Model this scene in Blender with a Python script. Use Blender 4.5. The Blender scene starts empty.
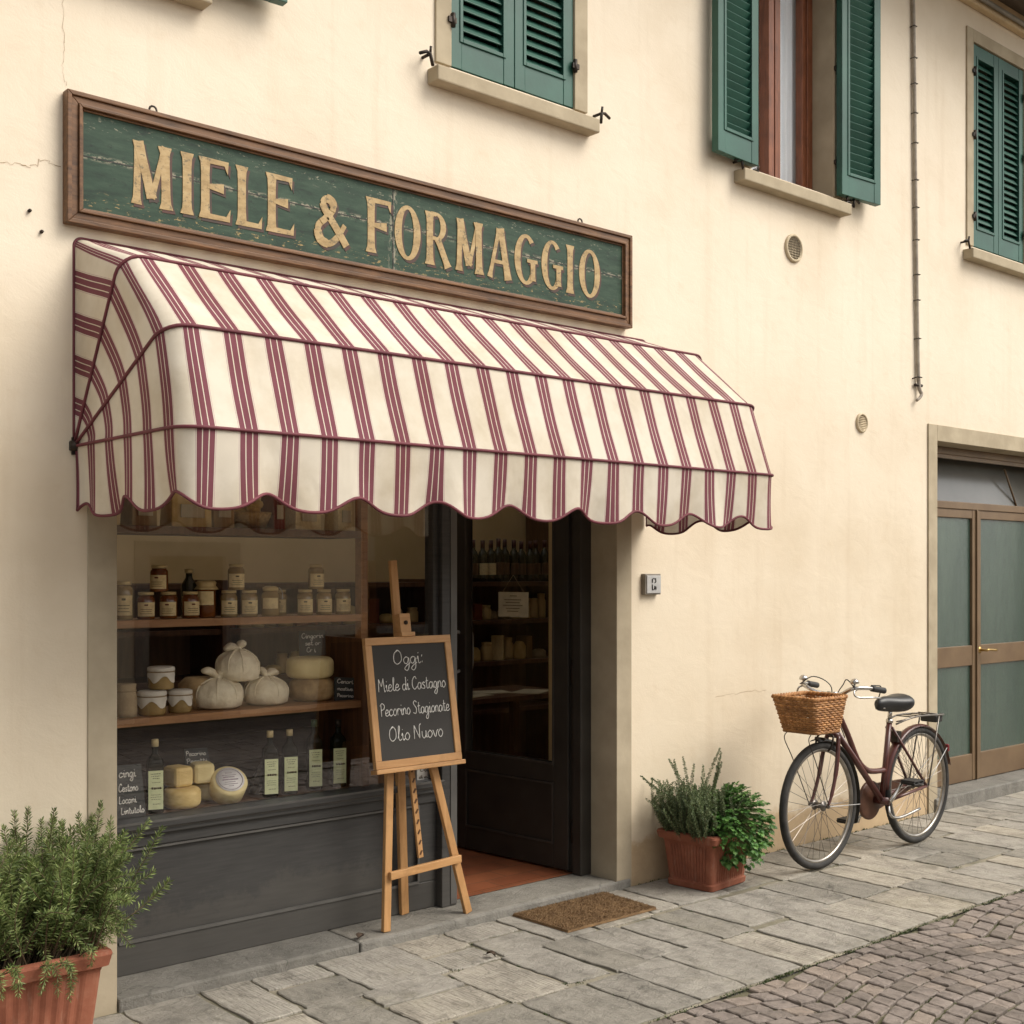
import bpy, bmesh, math, random
from mathutils import Vector, Matrix, Euler
R = random.Random(7)
PI = math.pi
rad = math.radians
scene = bpy.context.scene
COL = scene.collection
OFF = {}

# ------------------------------------------------------------------ camera numbers
F = 1230.0; AXA = rad(48.86); EYE = 1.55; DIST = 4.2; HY = 572.0
AX = (math.cos(AXA), math.sin(AXA)); RT = (math.sin(AXA), -math.cos(AXA))
def at(px, py, y=0.0):
    """world point where a measured sight line meets the plane y"""
    u = (px-512)/F; v = (HY-py)/F
    dx = AX[0]+RT[0]*u; dy = AX[1]+RT[1]*u
    t = (y+DIST)/dy
    return Vector((dx*t, y, EYE+v*t))

# ------------------------------------------------------------------ materials
def nd(nt, typ, **kw):
    n = nt.nodes.new(typ)
    for k, v in kw.items():
        if k in n.inputs: n.inputs[k].default_value = v
        else: setattr(n, k, v)
    return n
def c4(c): return (c[0], c[1], c[2], 1.0)
def ramp(nt, fac, stops, interp='LINEAR'):
    r = nt.nodes.new('ShaderNodeValToRGB'); r.color_ramp.interpolation = interp
    el = r.color_ramp.elements
    el[0].position = stops[0][0]; el[0].color = c4(stops[0][1])
    el[1].position = stops[1][0]; el[1].color = c4(stops[1][1])
    for p, c in stops[2:]:
        e = el.new(p); e.color = c4(c)
    if fac is not None: nt.links.new(fac, r.inputs[0])
    return r
def mixc(nt, fac, a, b, mode='MIX'):
    m = nt.nodes.new('ShaderNodeMix'); m.data_type = 'RGBA'; m.blend_type = mode
    for i, v in ((0, fac), (6, a), (7, b)):
        if isinstance(v, (int, float)): m.inputs[i].default_value = v
        elif isinstance(v, tuple): m.inputs[i].default_value = c4(v)
        else: nt.links.new(v, m.inputs[i])
    return m.outputs[2]
def noise(nt, vec, scale, detail=4, rough=.55, dist=0):
    n = nd(nt, 'ShaderNodeTexNoise', Scale=scale, Detail=detail, Roughness=rough, Distortion=dist)
    if vec is not None: nt.links.new(vec, n.inputs['Vector'])
    return n.outputs['Fac']
def coords(nt, scale=(1, 1, 1), kind='Object'):
    tc = nt.nodes.new('ShaderNodeTexCoord'); mp = nt.nodes.new('ShaderNodeMapping')
    mp.inputs['Scale'].default_value = scale
    nt.links.new(tc.outputs[kind], mp.inputs['Vector'])
    return mp.outputs['Vector']
def base(name, rough=.6, metallic=0, spec=.5):
    m = bpy.data.materials.new(name); m.use_nodes = True
    nt = m.node_tree; b = nt.nodes['Principled BSDF']
    b.inputs['Roughness'].default_value = rough; b.inputs['Metallic'].default_value = metallic
    b.inputs['Specular IOR Level'].default_value = spec
    return m, nt, b
def bump(nt, b, h, strength=.3, dist=.005):
    bp = nd(nt, 'ShaderNodeBump', Strength=strength, Distance=dist)
    nt.links.new(h, bp.inputs['Height']); nt.links.new(bp.outputs[0], b.inputs['Normal'])
def mat(name, c1, c2=None, rough=.6, scale=8, stretch=(1, 1, 1), metallic=0, bs=.15, bd=.003, bscale=60, spec=.4, lo=.35, hi=.65, island=0):
    m, nt, b = base(name, rough, metallic, spec)
    v = coords(nt, stretch)
    c2 = c2 or tuple(x*.75 for x in c1)
    f = noise(nt, v, scale)
    col = ramp(nt, f, [(lo, c2), (hi, c1)]).outputs[0]
    if island:
        g = nt.nodes.new('ShaderNodeNewGeometry')
        k = ramp(nt, g.outputs['Random Per Island'], [(0, (1-island,)*3), (1, (1+island*.6,)*3)]).outputs[0]
        col = mixc(nt, 1.0, col, k, 'MULTIPLY')
    nt.links.new(col, b.inputs['Base Color'])
    if bs: bump(nt, b, noise(nt, v, bscale, 5), bs, bd)
    return m

def m_plaster():
    m, nt, b = base('plaster', .9, 0, .15)
    v = coords(nt)
    big = noise(nt, v, .9, 5, .6)
    col = ramp(nt, big, [(.3, (.645, .546, .412)), (.5, (.722, .630, .498)), (.72, (.757, .672, .543))]).outputs[0]
    sm = noise(nt, v, 9, 6, .65)
    col = mixc(nt, ramp(nt, sm, [(.56, (0, 0, 0)), (.76, (.32,)*3)]).outputs[0], col, (.60, .48, .335))
    strk = noise(nt, coords(nt, (5, 1, .35)), 1.6, 5, .6)
    col = mixc(nt, ramp(nt, strk, [(.54, (0, 0, 0)), (.78, (.38,)*3)]).outputs[0], col, (.56, .45, .32))
    # damp, scuffed foot of the wall
    sep = nt.nodes.new('ShaderNodeSeparateXYZ'); nt.links.new(v, sep.inputs[0])
    wob = nd(nt, 'ShaderNodeMath', operation='MULTIPLY_ADD'); nt.links.new(noise(nt, v, 2.6, 6, .7), wob.inputs[0])
    wob.inputs[1].default_value = -.38; nt.links.new(sep.outputs['Z'], wob.inputs[2])
    damp = ramp(nt, wob.outputs[0], [(-.18, (.8,)*3), (.05, (0, 0, 0))]).outputs[0]
    dirt = noise(nt, v, 22, 5, .7)
    dm = mixc(nt, dirt, (.42, .29, .17), (.60, .45, .28))
    col = mixc(nt, damp, col, dm)
    # light falloff painted into the plaster colour: darker towards the ground
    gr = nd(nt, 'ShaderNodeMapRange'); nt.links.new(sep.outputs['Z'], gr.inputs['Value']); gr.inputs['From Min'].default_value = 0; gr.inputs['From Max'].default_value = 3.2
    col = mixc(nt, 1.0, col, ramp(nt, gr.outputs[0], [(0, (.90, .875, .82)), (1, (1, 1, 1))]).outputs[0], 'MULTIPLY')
    nt.links.new(col, b.inputs['Base Color'])
    h1 = noise(nt, v, 110, 4, .7); h2 = noise(nt, coords(nt, (1, 1, 1.5)), 5.5, 7, .62, .5)
    ad = nd(nt, 'ShaderNodeMath', operation='MULTIPLY_ADD'); nt.links.new(h2, ad.inputs[0]); ad.inputs[1].default_value = 5.0
    nt.links.new(h1, ad.inputs[2])
    bump(nt, b, ad.outputs[0], .16, .005)
    return m

def m_fabric():
    m, nt, b = base('striped_canvas', .85, 0, .12)
    uv = nt.nodes.new('ShaderNodeUVMap'); sep = nt.nodes.new('ShaderNodeSeparateXYZ')
    nt.links.new(uv.outputs[0], sep.inputs[0])
    s = nd(nt, 'ShaderNodeMath', operation='SUBTRACT'); nt.links.new(sep.outputs['X'], s.inputs[0]); s.inputs[1].default_value = 1.737-.073
    d = nd(nt, 'ShaderNodeMath', operation='DIVIDE'); nt.links.new(s.outputs[0], d.inputs[0]); d.inputs[1].default_value = .146
    fr = nd(nt, 'ShaderNodeMath', operation='FRACT'); nt.links.new(d.outputs[0], fr.inputs[0])
    cream = (.725, .660, .548); bur = (.215, .076, .095); thin = (.52, .36, .36)
    st = [(0, cream), (.255, thin), (.268, cream), (.286, bur), (.410, cream), (.431, bur), (.569, cream), (.590, bur), (.714, cream), (.732, thin), (.745, cream)]
    col = ramp(nt, fr.outputs[0], st, 'CONSTANT').outputs[0]
    v = coords(nt)
    soil = noise(nt, v, 3.2, 6, .65)
    col = mixc(nt, 1.0, col, ramp(nt, soil, [(.3, (.80, .76, .69)), (.6, (1, 1, 1))]).outputs[0], 'MULTIPLY')
    wv = noise(nt, coords(nt, (700, 700, 700)), 1, 2)
    col = mixc(nt, .16, col, mixc(nt, wv, (.35, .3, .25), (1, 1, 1)), 'MULTIPLY')
    nt.links.new(col, b.inputs['Base Color'])
    wr = noise(nt, coords(nt, (1, 1, .6)), 4.5, 3, .45, .4)
    bump(nt, b, wr, .5, .04)
    tr = nt.nodes.new('ShaderNodeBsdfTranslucent'); nt.links.new(col, tr.inputs[0])
    mx = nt.nodes.new('ShaderNodeMixShader'); mx.inputs[0].default_value = .16
    out = nt.nodes['Material Output']
    nt.links.new(b.outputs[0], mx.inputs[1]); nt.links.new(tr.outputs[0], mx.inputs[2]); nt.links.new(mx.outputs[0], out.inputs[0])
    return m

def m_glass(name='shop_glass', tint=(1.0, .99, .97), f0=.10, rough=0.0):
    m = bpy.data.materials.new(name); m.use_nodes = True; nt = m.node_tree
    nt.nodes.remove(nt.nodes['Principled BSDF']); out = nt.nodes['Material Output']
    lw = nd(nt, 'ShaderNodeLayerWeight', Blend=.5)
    p = nd(nt, 'ShaderNodeMath', operation='POWER'); nt.links.new(lw.outputs['Facing'], p.inputs[0]); p.inputs[1].default_value = 5
    q = nd(nt, 'ShaderNodeMath', operation='MULTIPLY_ADD'); nt.links.new(p.outputs[0], q.inputs[0]); q.inputs[1].default_value = 1-f0; q.inputs[2].default_value = f0
    t = nt.nodes.new('ShaderNodeBsdfTransparent'); t.inputs[0].default_value = c4(tint)
    g = nt.nodes.new('ShaderNodeBsdfGlossy'); g.inputs[0].default_value = (1, 1, 1, 1); g.inputs['Roughness'].default_value = rough
    v = coords(nt)
    bp = nd(nt, 'ShaderNodeBump', Strength=.02, Distance=.01); nt.links.new(noise(nt, v, 2.5, 2), bp.inputs['Height']); nt.links.new(bp.outputs[0], g.inputs['Normal'])
    mx = nt.nodes.new('ShaderNodeMixShader'); nt.links.new(q.outputs[0], mx.inputs[0])
    nt.links.new(t.outputs[0], mx.inputs[1]); nt.links.new(g.outputs[0], mx.inputs[2]); nt.links.new(mx.outputs[0], out.inputs[0])
    return m

def m_wood(name, c1, c2, scale=6, axis='x', rough=.55, grain=9):
    m, nt, b = base(name, rough, 0, .35)
    st = {'x': (1, grain, grain), 'y': (grain, 1, grain), 'z': (grain, grain, 1)}[axis]
    v = coords(nt, st)
    f = noise(nt, v, scale, 6, .65, .6)
    col = ramp(nt, f, [(.3, c2), (.68, c1)]).outputs[0]
    f2 = noise(nt, coords(nt), 7, 5, .7)
    col = mixc(nt, ramp(nt, f2, [(.5, (0, 0, 0)), (.8, (.55,)*3)]).outputs[0], col, tuple(x*.5 for x in c2))
    nt.links.new(col, b.inputs['Base Color'])
    bump(nt, b, f, .25, .003)
    return m

def m_signgreen():
    m, nt, b = base('worn_green_paint', .6, 0, .3)
    v = coords(nt, (1, 1, 5)); v0 = coords(nt)
    f = noise(nt, v, 5, 7, .7)
    col = ramp(nt, f, [(.28, (.008, .019, .012)), (.48, (.020, .046, .027)), (.74, (.048, .082, .050))]).outputs[0]
    w = noise(nt, coords(nt, (1, 1, 2.2)), 11, 10, .8)
    col = mixc(nt, ramp(nt, w, [(.56, (0, 0, 0)), (.62, (.75,)*3)]).outputs[0], col, (.010, .016, .013))
    sep = nt.nodes.new('ShaderNodeSeparateXYZ'); nt.links.new(v0, sep.inputs[0])
    # chipped along the two board joints and the lower edge
    def band(z, half):
        s = nd(nt, 'ShaderNodeMath', operation='SUBTRACT'); nt.links.new(sep.outputs['Z'], s.inputs[0]); s.inputs[1].default_value = z
        a = nd(nt, 'ShaderNodeMath', operation='ABSOLUTE'); nt.links.new(s.outputs[0], a.inputs[0])
        return ramp(nt, a.outputs[0], [(0, (1, 1, 1)), (half, (0, 0, 0))]).outputs[0]
    n2 = noise(nt, coords(nt, (1, 1, 3)), 26, 6, .75)
    for z, half, th, cc in ((2.988-2.98, .014, .50, (.33, .29, .21)), (2.83-2.98, .05, .57, (.36, .25, .10)), (3.11-2.98, .045, .585, (.25, .24, .17)), (2.90-2.98, .03, .66, (.008, .012, .01))):
        e = mixc(nt, 1.0, band(z, half), ramp(nt, n2, [(th, (0, 0, 0)), (th+.04, (1, 1, 1))]).outputs[0], 'MULTIPLY')
        col = mixc(nt, e, col, cc)
    sx = nd(nt, 'ShaderNodeMath', operation='ADD'); nt.links.new(sep.outputs['X'], sx.inputs[0]); sx.inputs[1].default_value = .033
    sa_ = nd(nt, 'ShaderNodeMath', operation='ABSOLUTE'); nt.links.new(sx.outputs[0], sa_.inputs[0])
    e = mixc(nt, 1.0, ramp(nt, sa_.outputs[0], [(0, (1, 1, 1)), (.028, (0, 0, 0))]).outputs[0], ramp(nt, noise(nt, coords(nt, (2, 1, 1)), 30, 6, .75), [(.50, (0, 0, 0)), (.55, (1, 1, 1))]).outputs[0], 'MULTIPLY')
    col = mixc(nt, e, col, (.30, .27, .20))
    nt.links.new(col, b.inputs['Base Color'])
    bump(nt, b, w, .3, .003)
    return m
def m_gold():
    m, nt, b = base('faded_gold_lettering', .55, 0, .35)
    v = coords(nt, (1, 1, 2)); f = noise(nt, v, 14, 7, .7)
    col = ramp(nt, f, [(.3, (.23, .15, .06)), (.5, (.37, .255, .115)), (.7, (.46, .34, .175))]).outputs[0]
    w = noise(nt, coords(nt, (1, 1, 1.4)), 24, 9, .8)
    col = mixc(nt, ramp(nt, w, [(.545, (0, 0, 0)), (.60, (.8,)*3)]).outputs[0], col, (.10, .085, .05))
    nt.links.new(col, b.inputs['Base Color'])
    return m

def m_stone(name, c1, c2, sc=5, mossy=False):
    m, nt, b = base(name, .8, 0, .3)
    v = coords(nt); v2 = coords(nt, (1.7, 1, 1))
    g = nt.nodes.new('ShaderNodeNewGeometry')
    f = noise(nt, v2, sc, 8, .68, .5)
    col = ramp(nt, f, [(.28, c2), (.5, c1), (.75, tuple(min(1, x*1.22) for x in c1))]).outputs[0]
    isl = ramp(nt, g.outputs['Random Per Island'], [(0, (.74, .73, .70)), (.35, (.95, .94, .93)), (.7, (1.06, 1.05, 1.04)), (1, (1.2, 1.15, 1.07))]).outputs[0]
    col = mixc(nt, 1.0, col, isl, 'MULTIPLY')
    st = noise(nt, v, 1.7, 7, .7)
    col = mixc(nt, ramp(nt, st, [(.5, (0, 0, 0)), (.72, (.55,)*3)]).outputs[0], col, tuple(x*.48 for x in c2))
    sp = noise(nt, v, 60, 4, .7)
    col = mixc(nt, ramp(nt, sp, [(.60, (0, 0, 0)), (.72, (.5,)*3)]).outputs[0], col, tuple(x*.45 for x in c2))
    if mossy:
        mo = noise(nt, v, 2.1, 6, .75)
        col = mixc(nt, ramp(nt, mo, [(.55, (0, 0, 0)), (.75, (.42,)*3)]).outputs[0], col, (.16, .145, .075))
    nt.links.new(col, b.inputs['Base Color'])
    r = ramp(nt, st, [(.3, (.62,)*3), (.7, (.9,)*3)]).outputs[0]; nt.links.new(r, b.inputs['Roughness'])
    a = noise(nt, coords(nt, (1, 1.8, 1)), 15, 8, .72, 1.0)
    k = noise(nt, v, 90, 4, .65)
    ad = nd(nt, 'ShaderNodeMath', operation='MULTIPLY_ADD'); nt.links.new(k, ad.inputs[0]); ad.inputs[1].default_value = .3; nt.links.new(a, ad.inputs[2])
    h = ad.outputs[0]
    if mossy:    # some slabs keep their chisel strokes
        tc = nt.nodes.new('ShaderNodeTexCoord'); mp = nt.nodes.new('ShaderNodeMapping'); mp.inputs['Rotation'].default_value = (0, 0, .75); mp.inputs['Scale'].default_value = (95, 11, 1)
        nt.links.new(tc.outputs['Object'], mp.inputs['Vector']); ch = noise(nt, mp.outputs['Vector'], 1, 2)
        gate = ramp(nt, g.outputs['Random Per Island'], [(.0, (.12,)*3), (.62, (.12,)*3), (.7, (.9,)*3), (1, (.9,)*3)]).outputs[0]
        mu = nd(nt, 'ShaderNodeMath', operation='MULTIPLY'); nt.links.new(ch, mu.inputs[0]); nt.links.new(gate, mu.inputs[1])
        a2 = nd(nt, 'ShaderNodeMath', operation='ADD'); nt.links.new(mu.outputs[0], a2.inputs[0]); nt.links.new(h, a2.inputs[1]); h = a2.outputs[0]
    bump(nt, b, h, 1.0, .012)
    # dark pits and hairline cracks
    vo = nd(nt, 'ShaderNodeTexVoronoi', feature='DISTANCE_TO_EDGE', Scale=2.6); wv = nd(nt, 'ShaderNodeMix', data_type='VECTOR'); wv.inputs[0].default_value = .22
    nn_ = nd(nt, 'ShaderNodeTexNoise', Scale=5.0, Detail=6.0); nt.links.new(v, nn_.inputs['Vector']); nt.links.new(v, wv.inputs[4]); nt.links.new(nn_.outputs['Color'], wv.inputs[5]); nt.links.new(wv.outputs[1], vo.inputs['Vector'])
    ck_ = ramp(nt, vo.outputs['Distance'], [(0, (.55,)*3), (.012, (0, 0, 0))]).outputs[0]
    ck_ = mixc(nt, 1.0, ck_, ramp(nt, st, [(.42, (0, 0, 0)), (.58, (1, 1, 1))]).outputs[0], 'MULTIPLY')
    col = mixc(nt, ck_, col, tuple(x*.3 for x in c2)); nt.links.new(col, b.inputs['Base Color'])
    return m

def m_leaf(name, c1, c2, c3):
    m, nt, b = base(name, .5, 0, .35)
    g = nt.nodes.new('ShaderNodeNewGeometry')
    col = ramp(nt, g.outputs['Random Per Island'], [(0, c2), (.55, c1), (1, c3)]).outputs[0]
    n = noise(nt, coords(nt), 6, 3)
    col = mixc(nt, 1.0, col, ramp(nt, n, [(.3, (.6,)*3), (.7, (1.15,)*3)]).outputs[0], 'MULTIPLY')
    nt.links.new(col, b.inputs['Base Color'])
    tr = nt.nodes.new('ShaderNodeBsdfTranslucent'); nt.links.new(col, tr.inputs[0])
    mx = nt.nodes.new('ShaderNodeMixShader'); mx.inputs[0].default_value = .25
    nt.links.new(b.outputs[0], mx.inputs[1]); nt.links.new(tr.outputs[0], mx.inputs[2]); nt.links.new(mx.outputs[0], nt.nodes['Material Output'].inputs[0])
    return m

def m_brushed():
    m, nt, b = base('anthracite_paint', .5, 0, .4)
    v = coords(nt); st = coords(nt, (1.2, 1, 14)); f = noise(nt, st, 5, 6, .65); g = noise(nt, v, 1.6, 6, .7)
    col = ramp(nt, f, [(.3, (.036, .035, .034)), (.7, (.058, .056, .053))]).outputs[0]
    col = mixc(nt, ramp(nt, g, [(.45, (0, 0, 0)), (.75, (.4,)*3)]).outputs[0], col, (.075, .071, .065))
    sep = nt.nodes.new('ShaderNodeSeparateXYZ'); nt.links.new(v, sep.inputs[0])
    wob = nd(nt, 'ShaderNodeMath', operation='MULTIPLY_ADD'); nt.links.new(noise(nt, v, 7, 6, .75), wob.inputs[0]); wob.inputs[1].default_value = -.5; nt.links.new(sep.outputs['Z'], wob.inputs[2])
    col = mixc(nt, ramp(nt, wob.outputs[0], [(-.30, (.3,)*3), (.06, (0, 0, 0))]).outputs[0], col, (.10, .09, .075))
    sc = noise(nt, coords(nt, (3, 3, 1)), 30, 8, .85); col = mixc(nt, ramp(nt, sc, [(.66, (0, 0, 0)), (.70, (.6,)*3)]).outputs[0], col, (.16, .145, .12))
    nt.links.new(col, b.inputs['Base Color']); nt.links.new(ramp(nt, g, [(.3, (.4,)*3), (.7, (.62,)*3)]).outputs[0], b.inputs['Roughness'])
    bump(nt, b, f, .2, .002)
    return m
M = dict(
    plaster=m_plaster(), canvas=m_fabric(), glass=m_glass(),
    doorglass=m_glass('door_glass', (.95, .94, .91), .05), upglass=m_glass('window_glass', (1.0, 1.0, 1.0), .05),
    piping=mat('burgundy_piping', (.15, .035, .045), rough=.7, bs=0),
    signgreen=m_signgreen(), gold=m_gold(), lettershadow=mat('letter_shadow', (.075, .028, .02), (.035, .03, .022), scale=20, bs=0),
    signframe=m_wood('carved_brown_wood', (.20, .098, .042), (.065, .031, .014), 5, 'x', .5),
    shutter=mat('green_shutter_paint', (.024, .100, .070), (.015, .068, .048), rough=.45, scale=3.5, bs=.12, bscale=40, spec=.45),
    stone=mat('grey_beige_stone', (.44, .37, .26), (.35, .29, .20), rough=.85, scale=6, bs=.3, bscale=50, spec=.2),
    jamb=mat('painted_jamb', (.44, .37, .265), (.34, .285, .20), rough=.85, scale=4, bs=.3, bscale=45, spec=.2),
    stepstone=m_stone('step_stone', (.215, .205, .182), (.135, .128, .112), 4),
    slab=m_stone('paving_stone', (.318, .297, .258), (.172, .160, .137), 7, True),
    cobble=m_stone('porphyry_sett', (.245, .208, .182), (.135, .113, .098), 14),
    joint=mat('joint_soil', (.135, .12, .075), (.07, .072, .03), rough=.95, scale=5, bs=.6, bscale=80, bd=.01),
    mortar=mat('joint_mortar', (.30, .265, .20), (.09, .085, .05), rough=.95, scale=3.5, bs=.6, bscale=80, bd=.01),
    moss=m_leaf('moss', (.055, .085, .018), (.03, .05, .012), (.10, .13, .03)),
    anthracite=m_brushed(),
    trimgrey=mat('worn_grey_paint', (.12, .115, .105), (.085, .08, .074), rough=.5, scale=5, bs=.1),
    doorblack=mat('black_brown_door_paint', (.040, .035, .029), (.026, .022, .018), rough=.45, scale=4, bs=.12, bscale=30),
    doortrim=mat('door_bead', (.06, .052, .044), rough=.5, bs=0),
    blackmetal=mat('dark_iron', (.025, .023, .021), (.05, .035, .025), rough=.5, metallic=.6, scale=30, bs=.2),
    redwood=m_wood('reddish_window_wood', (.27, .095, .042), (.14, .045, .02), 5, 'z', .4),
    curtain=mat('grey_curtain', (.86, .88, .90), (.72, .76, .79), rough=.9, scale=3, stretch=(14, 14, .6), bs=.4, bscale=10),
    white=mat('white_paint', (.72, .70, .66), rough=.6, bs=0),
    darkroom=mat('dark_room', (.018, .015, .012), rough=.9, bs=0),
    roomwall=mat('shop_inner_wall', (.74, .56, .30), (.64, .48, .24), rough=.9, scale=2, bs=.1),
    brownwall=mat('shop_dark_panelling', (.24, .14, .08), (.16, .095, .055), rough=.7, scale=3, stretch=(8, 8, 1), bs=.1),
    shelfwood=m_wood('shelf_wood', (.40, .21, .095), (.22, .105, .045), 4, 'x', .5),
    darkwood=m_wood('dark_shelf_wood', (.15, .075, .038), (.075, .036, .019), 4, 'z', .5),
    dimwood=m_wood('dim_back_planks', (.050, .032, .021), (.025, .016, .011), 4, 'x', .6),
    terracotta_floor=None, soffit=m_wood('dark_soffit_boards', (.17, .135, .10), (.10, .08, .06), 3, 'x', .8),
    cornice=mat('cornice_render', (.62, .48, .30), (.52, .40, .25), rough=.9, scale=4, bs=.2),
    gutter=mat('gutter_grey', (.26, .23, .19), (.17, .15, .125), rough=.6, scale=12, metallic=.2, bs=.1),
    bronze=mat('bronze_aluminium', (.19, .125, .070), (.15, .095, .052), rough=.42, scale=5, bs=.08, metallic=.25),
    reeded=None,
    brass=mat('brass', (.55, .36, .13), rough=.3, metallic=.9, bs=0),
    steel=mat('brushed_steel', (.50, .49, .47), (.42, .41, .40), rough=.45, metallic=.35, scale=30, bs=0),
    chrome=mat('chrome', (.62, .60, .57), (.40, .38, .35), rough=.22, metallic=.95, scale=20, bs=0),
    rim=mat('rim_steel', (.36, .34, .31), (.26, .24, .21), rough=.3, metallic=.9, scale=20, bs=0),
    cable=mat('grey_cable', (.36, .31, .25), (.25, .21, .17), rough=.7, scale=20, bs=.3, bscale=120),
    ventplaster=mat('painted_vent', (.58, .48, .33), (.42, .34, .22), rough=.8, scale=15, bs=.2),
    ventwire=mat('vent_wire', (.16, .125, .08), rough=.7, bs=0),
    ventdark=mat('vent_mesh', (.07, .05, .03), (.16, .12, .07), rough=.8, scale=90, bs=0),
    easel=m_wood('beech_easel_wood', (.56, .315, .135), (.40, .205, .078), 3.2, 'z', .5),
    easelx=m_wood('beech_easel_wood_rail', (.56, .315, .135), (.40, .205, .078), 3.2, 'x', .5),
    slate=mat('price_slate', (.040, .044, .044), (.055, .058, .057), rough=.75, bs=0),
    board=mat('chalkboard', (.026, .023, .020), (.048, .044, .039), rough=.75, scale=2.4, bs=.05, lo=.3, hi=.8),
    deadleaf=mat('dead_leaf', (.075, .045, .025), (.04, .026, .016), rough=.8, scale=60, bs=.2),
    chalk=mat('chalk', (.85, .83, .78), (.62, .60, .56), rough=.95, scale=60, bs=0),
    coir=mat('coir', (.27, .165, .078), (.18, .105, .048), rough=.95, scale=18, bs=.9, bscale=300, bd=.006, island=.35),
    terracotta=None,
    soil=mat('potting_soil', (.045, .03, .02), rough=.95, scale=40, bs=.9, bscale=60, bd=.01),
    rosemary=m_leaf('rosemary_needles', (.185, .25, .072), (.07, .11, .032), (.36, .42, .16)),
    thyme=m_leaf('thyme_leaves', (.14, .19, .085), (.065, .098, .042), (.24, .29, .14)),
    parsley=m_leaf('parsley_leaves', (.085, .205, .042), (.03, .085, .02), (.16, .32, .075)),
    stem=mat('woody_stem', (.11, .075, .042), rough=.8, bs=0), greenstem=mat('green_stem', (.12, .18, .055), rough=.6, bs=0),
    frame_maroon=mat('maroon_bicycle_paint', (.095, .028, .022), (.065, .022, .017), rough=.3, scale=12, bs=.05, spec=.55),
    tyre=mat('tyre_rubber', (.022, .021, .020), (.042, .039, .035), rough=.8, scale=20, bs=.2),
    rubber=mat('black_rubber', (.02, .02, .02), (.035, .033, .03), rough=.6, scale=20, bs=.1),
    leather=mat('black_saddle_leather', (.018, .018, .019), (.03, .03, .03), rough=.38, scale=10, bs=.15),
    spoke=mat('spoke_steel', (.20, .18, .16), rough=.35, metallic=.8, bs=0),
    wicker=mat('wicker', (.44, .215, .075), (.26, .11, .034), rough=.55, scale=26, bs=.2, bscale=90, island=.3),
    redlens=mat('red_lens', (.16, .012, .018), rough=.25, bs=0),
    honey=mat('amber_honey', (.20, .062, .010), (.12, .03, .005), rough=.12, scale=9, bs=0, spec=.6),
    palehoney=mat('pale_honey', (.36, .25, .10), (.25, .165, .06), rough=.12, scale=9, bs=0, spec=.6),
    goldlid=mat('gold_lid', (.72, .56, .28), rough=.4, metallic=.3, bs=0),
    label=mat('cream_label', (.84, .70, .40), (.70, .57, .31), rough=.8, scale=70, bs=0),
    ink=mat('label_ink', (.10, .075, .04), rough=.8, bs=0), redink=mat('dark_red_print', (.17, .03, .02), rough=.8, bs=0),
    cloth=mat('off_white_cloth', (.88, .80, .61), (.70, .61, .44), rough=.95, scale=18, bs=.9, bscale=24, bd=.010),
    jarcloth=mat('white_jar_cloth', (.72, .68, .60), (.60, .56, .49), rough=.95, scale=14, bs=.5, bscale=40, bd=.003),
    burlap=mat('burlap', (.40, .31, .19), (.30, .22, .13), rough=.95, scale=20, bs=.6, bscale=120),
    twine=mat('twine', (.34, .25, .14), rough=.9, bs=0),
    cheese=mat('yellow_cheese_rind', (.74, .56, .24), (.60, .42, .15), rough=.6, scale=14, bs=.25, bscale=70),
    palecheese=mat('pale_cheese_rind', (.80, .68, .36), (.68, .55, .26), rough=.6, scale=11, bs=.2, bscale=70),
    agedcheese=mat('aged_cheese_rind', (.54, .38, .19), (.28, .18, .085), rough=.8, scale=16, bs=.5, bscale=60, bd=.006),
    cheeselabel=mat('cheese_label', (.78, .76, .76), rough=.5, bs=0), purpleprint=mat('purple_print', (.23, .17, .20), (.42, .38, .40), rough=.6, scale=60, bs=0),
    bottle=mat('dark_green_bottle', (.012, .018, .009), (.018, .022, .012), rough=.08, bs=0, spec=.7),
    oilbottle=mat('olive_oil_bottle', (.008, .009, .005), (.005, .006, .003), rough=.10, bs=0, spec=.09),
    greenlabel=mat('pale_green_label', (.70, .74, .45), (.60, .65, .38), rough=.8, scale=40, bs=0),
    capcream=mat('cream_cap', (.58, .47, .25), rough=.4, bs=0), capgreen=mat('dark_green_cap', (.04, .08, .04), rough=.35, bs=0),
    capsule=mat('wine_capsule', (.09, .022, .02), (.05, .018, .014), rough=.35, bs=0, scale=2),
    paper=mat('cream_paper', (.55, .48, .33), rough=.85, bs=0), packet=mat('kraft_packet', (.42, .28, .13), (.30, .19, .08), rough=.8, scale=15, bs=.2),
    redpacket=mat('red_packet', (.24, .06, .03), rough=.6, bs=0), basketdim=mat('straw_basket', (.45, .30, .12), (.28, .17, .06), rough=.8, scale=60, bs=.5, bscale=120),
    oppwall=mat('opposite_plaster', (.80, .71, .57), (.73, .64, .50), rough=.95, scale=.8, bs=.1),
    oppstone=mat('opposite_stone', (.28, .27, .25), (.23, .22, .2), rough=.9, scale=4, bs=.1),
    tile=mat('roof_tile', (.30, .13, .07), (.18, .08, .045), rough=.9, scale=8, bs=.3),
    crack=mat('plaster_crack', (.33, .22, .12), rough=.95, bs=0), grille=mat('iron_grate', (.035, .032, .03), rough=.7, bs=0),
)
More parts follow.
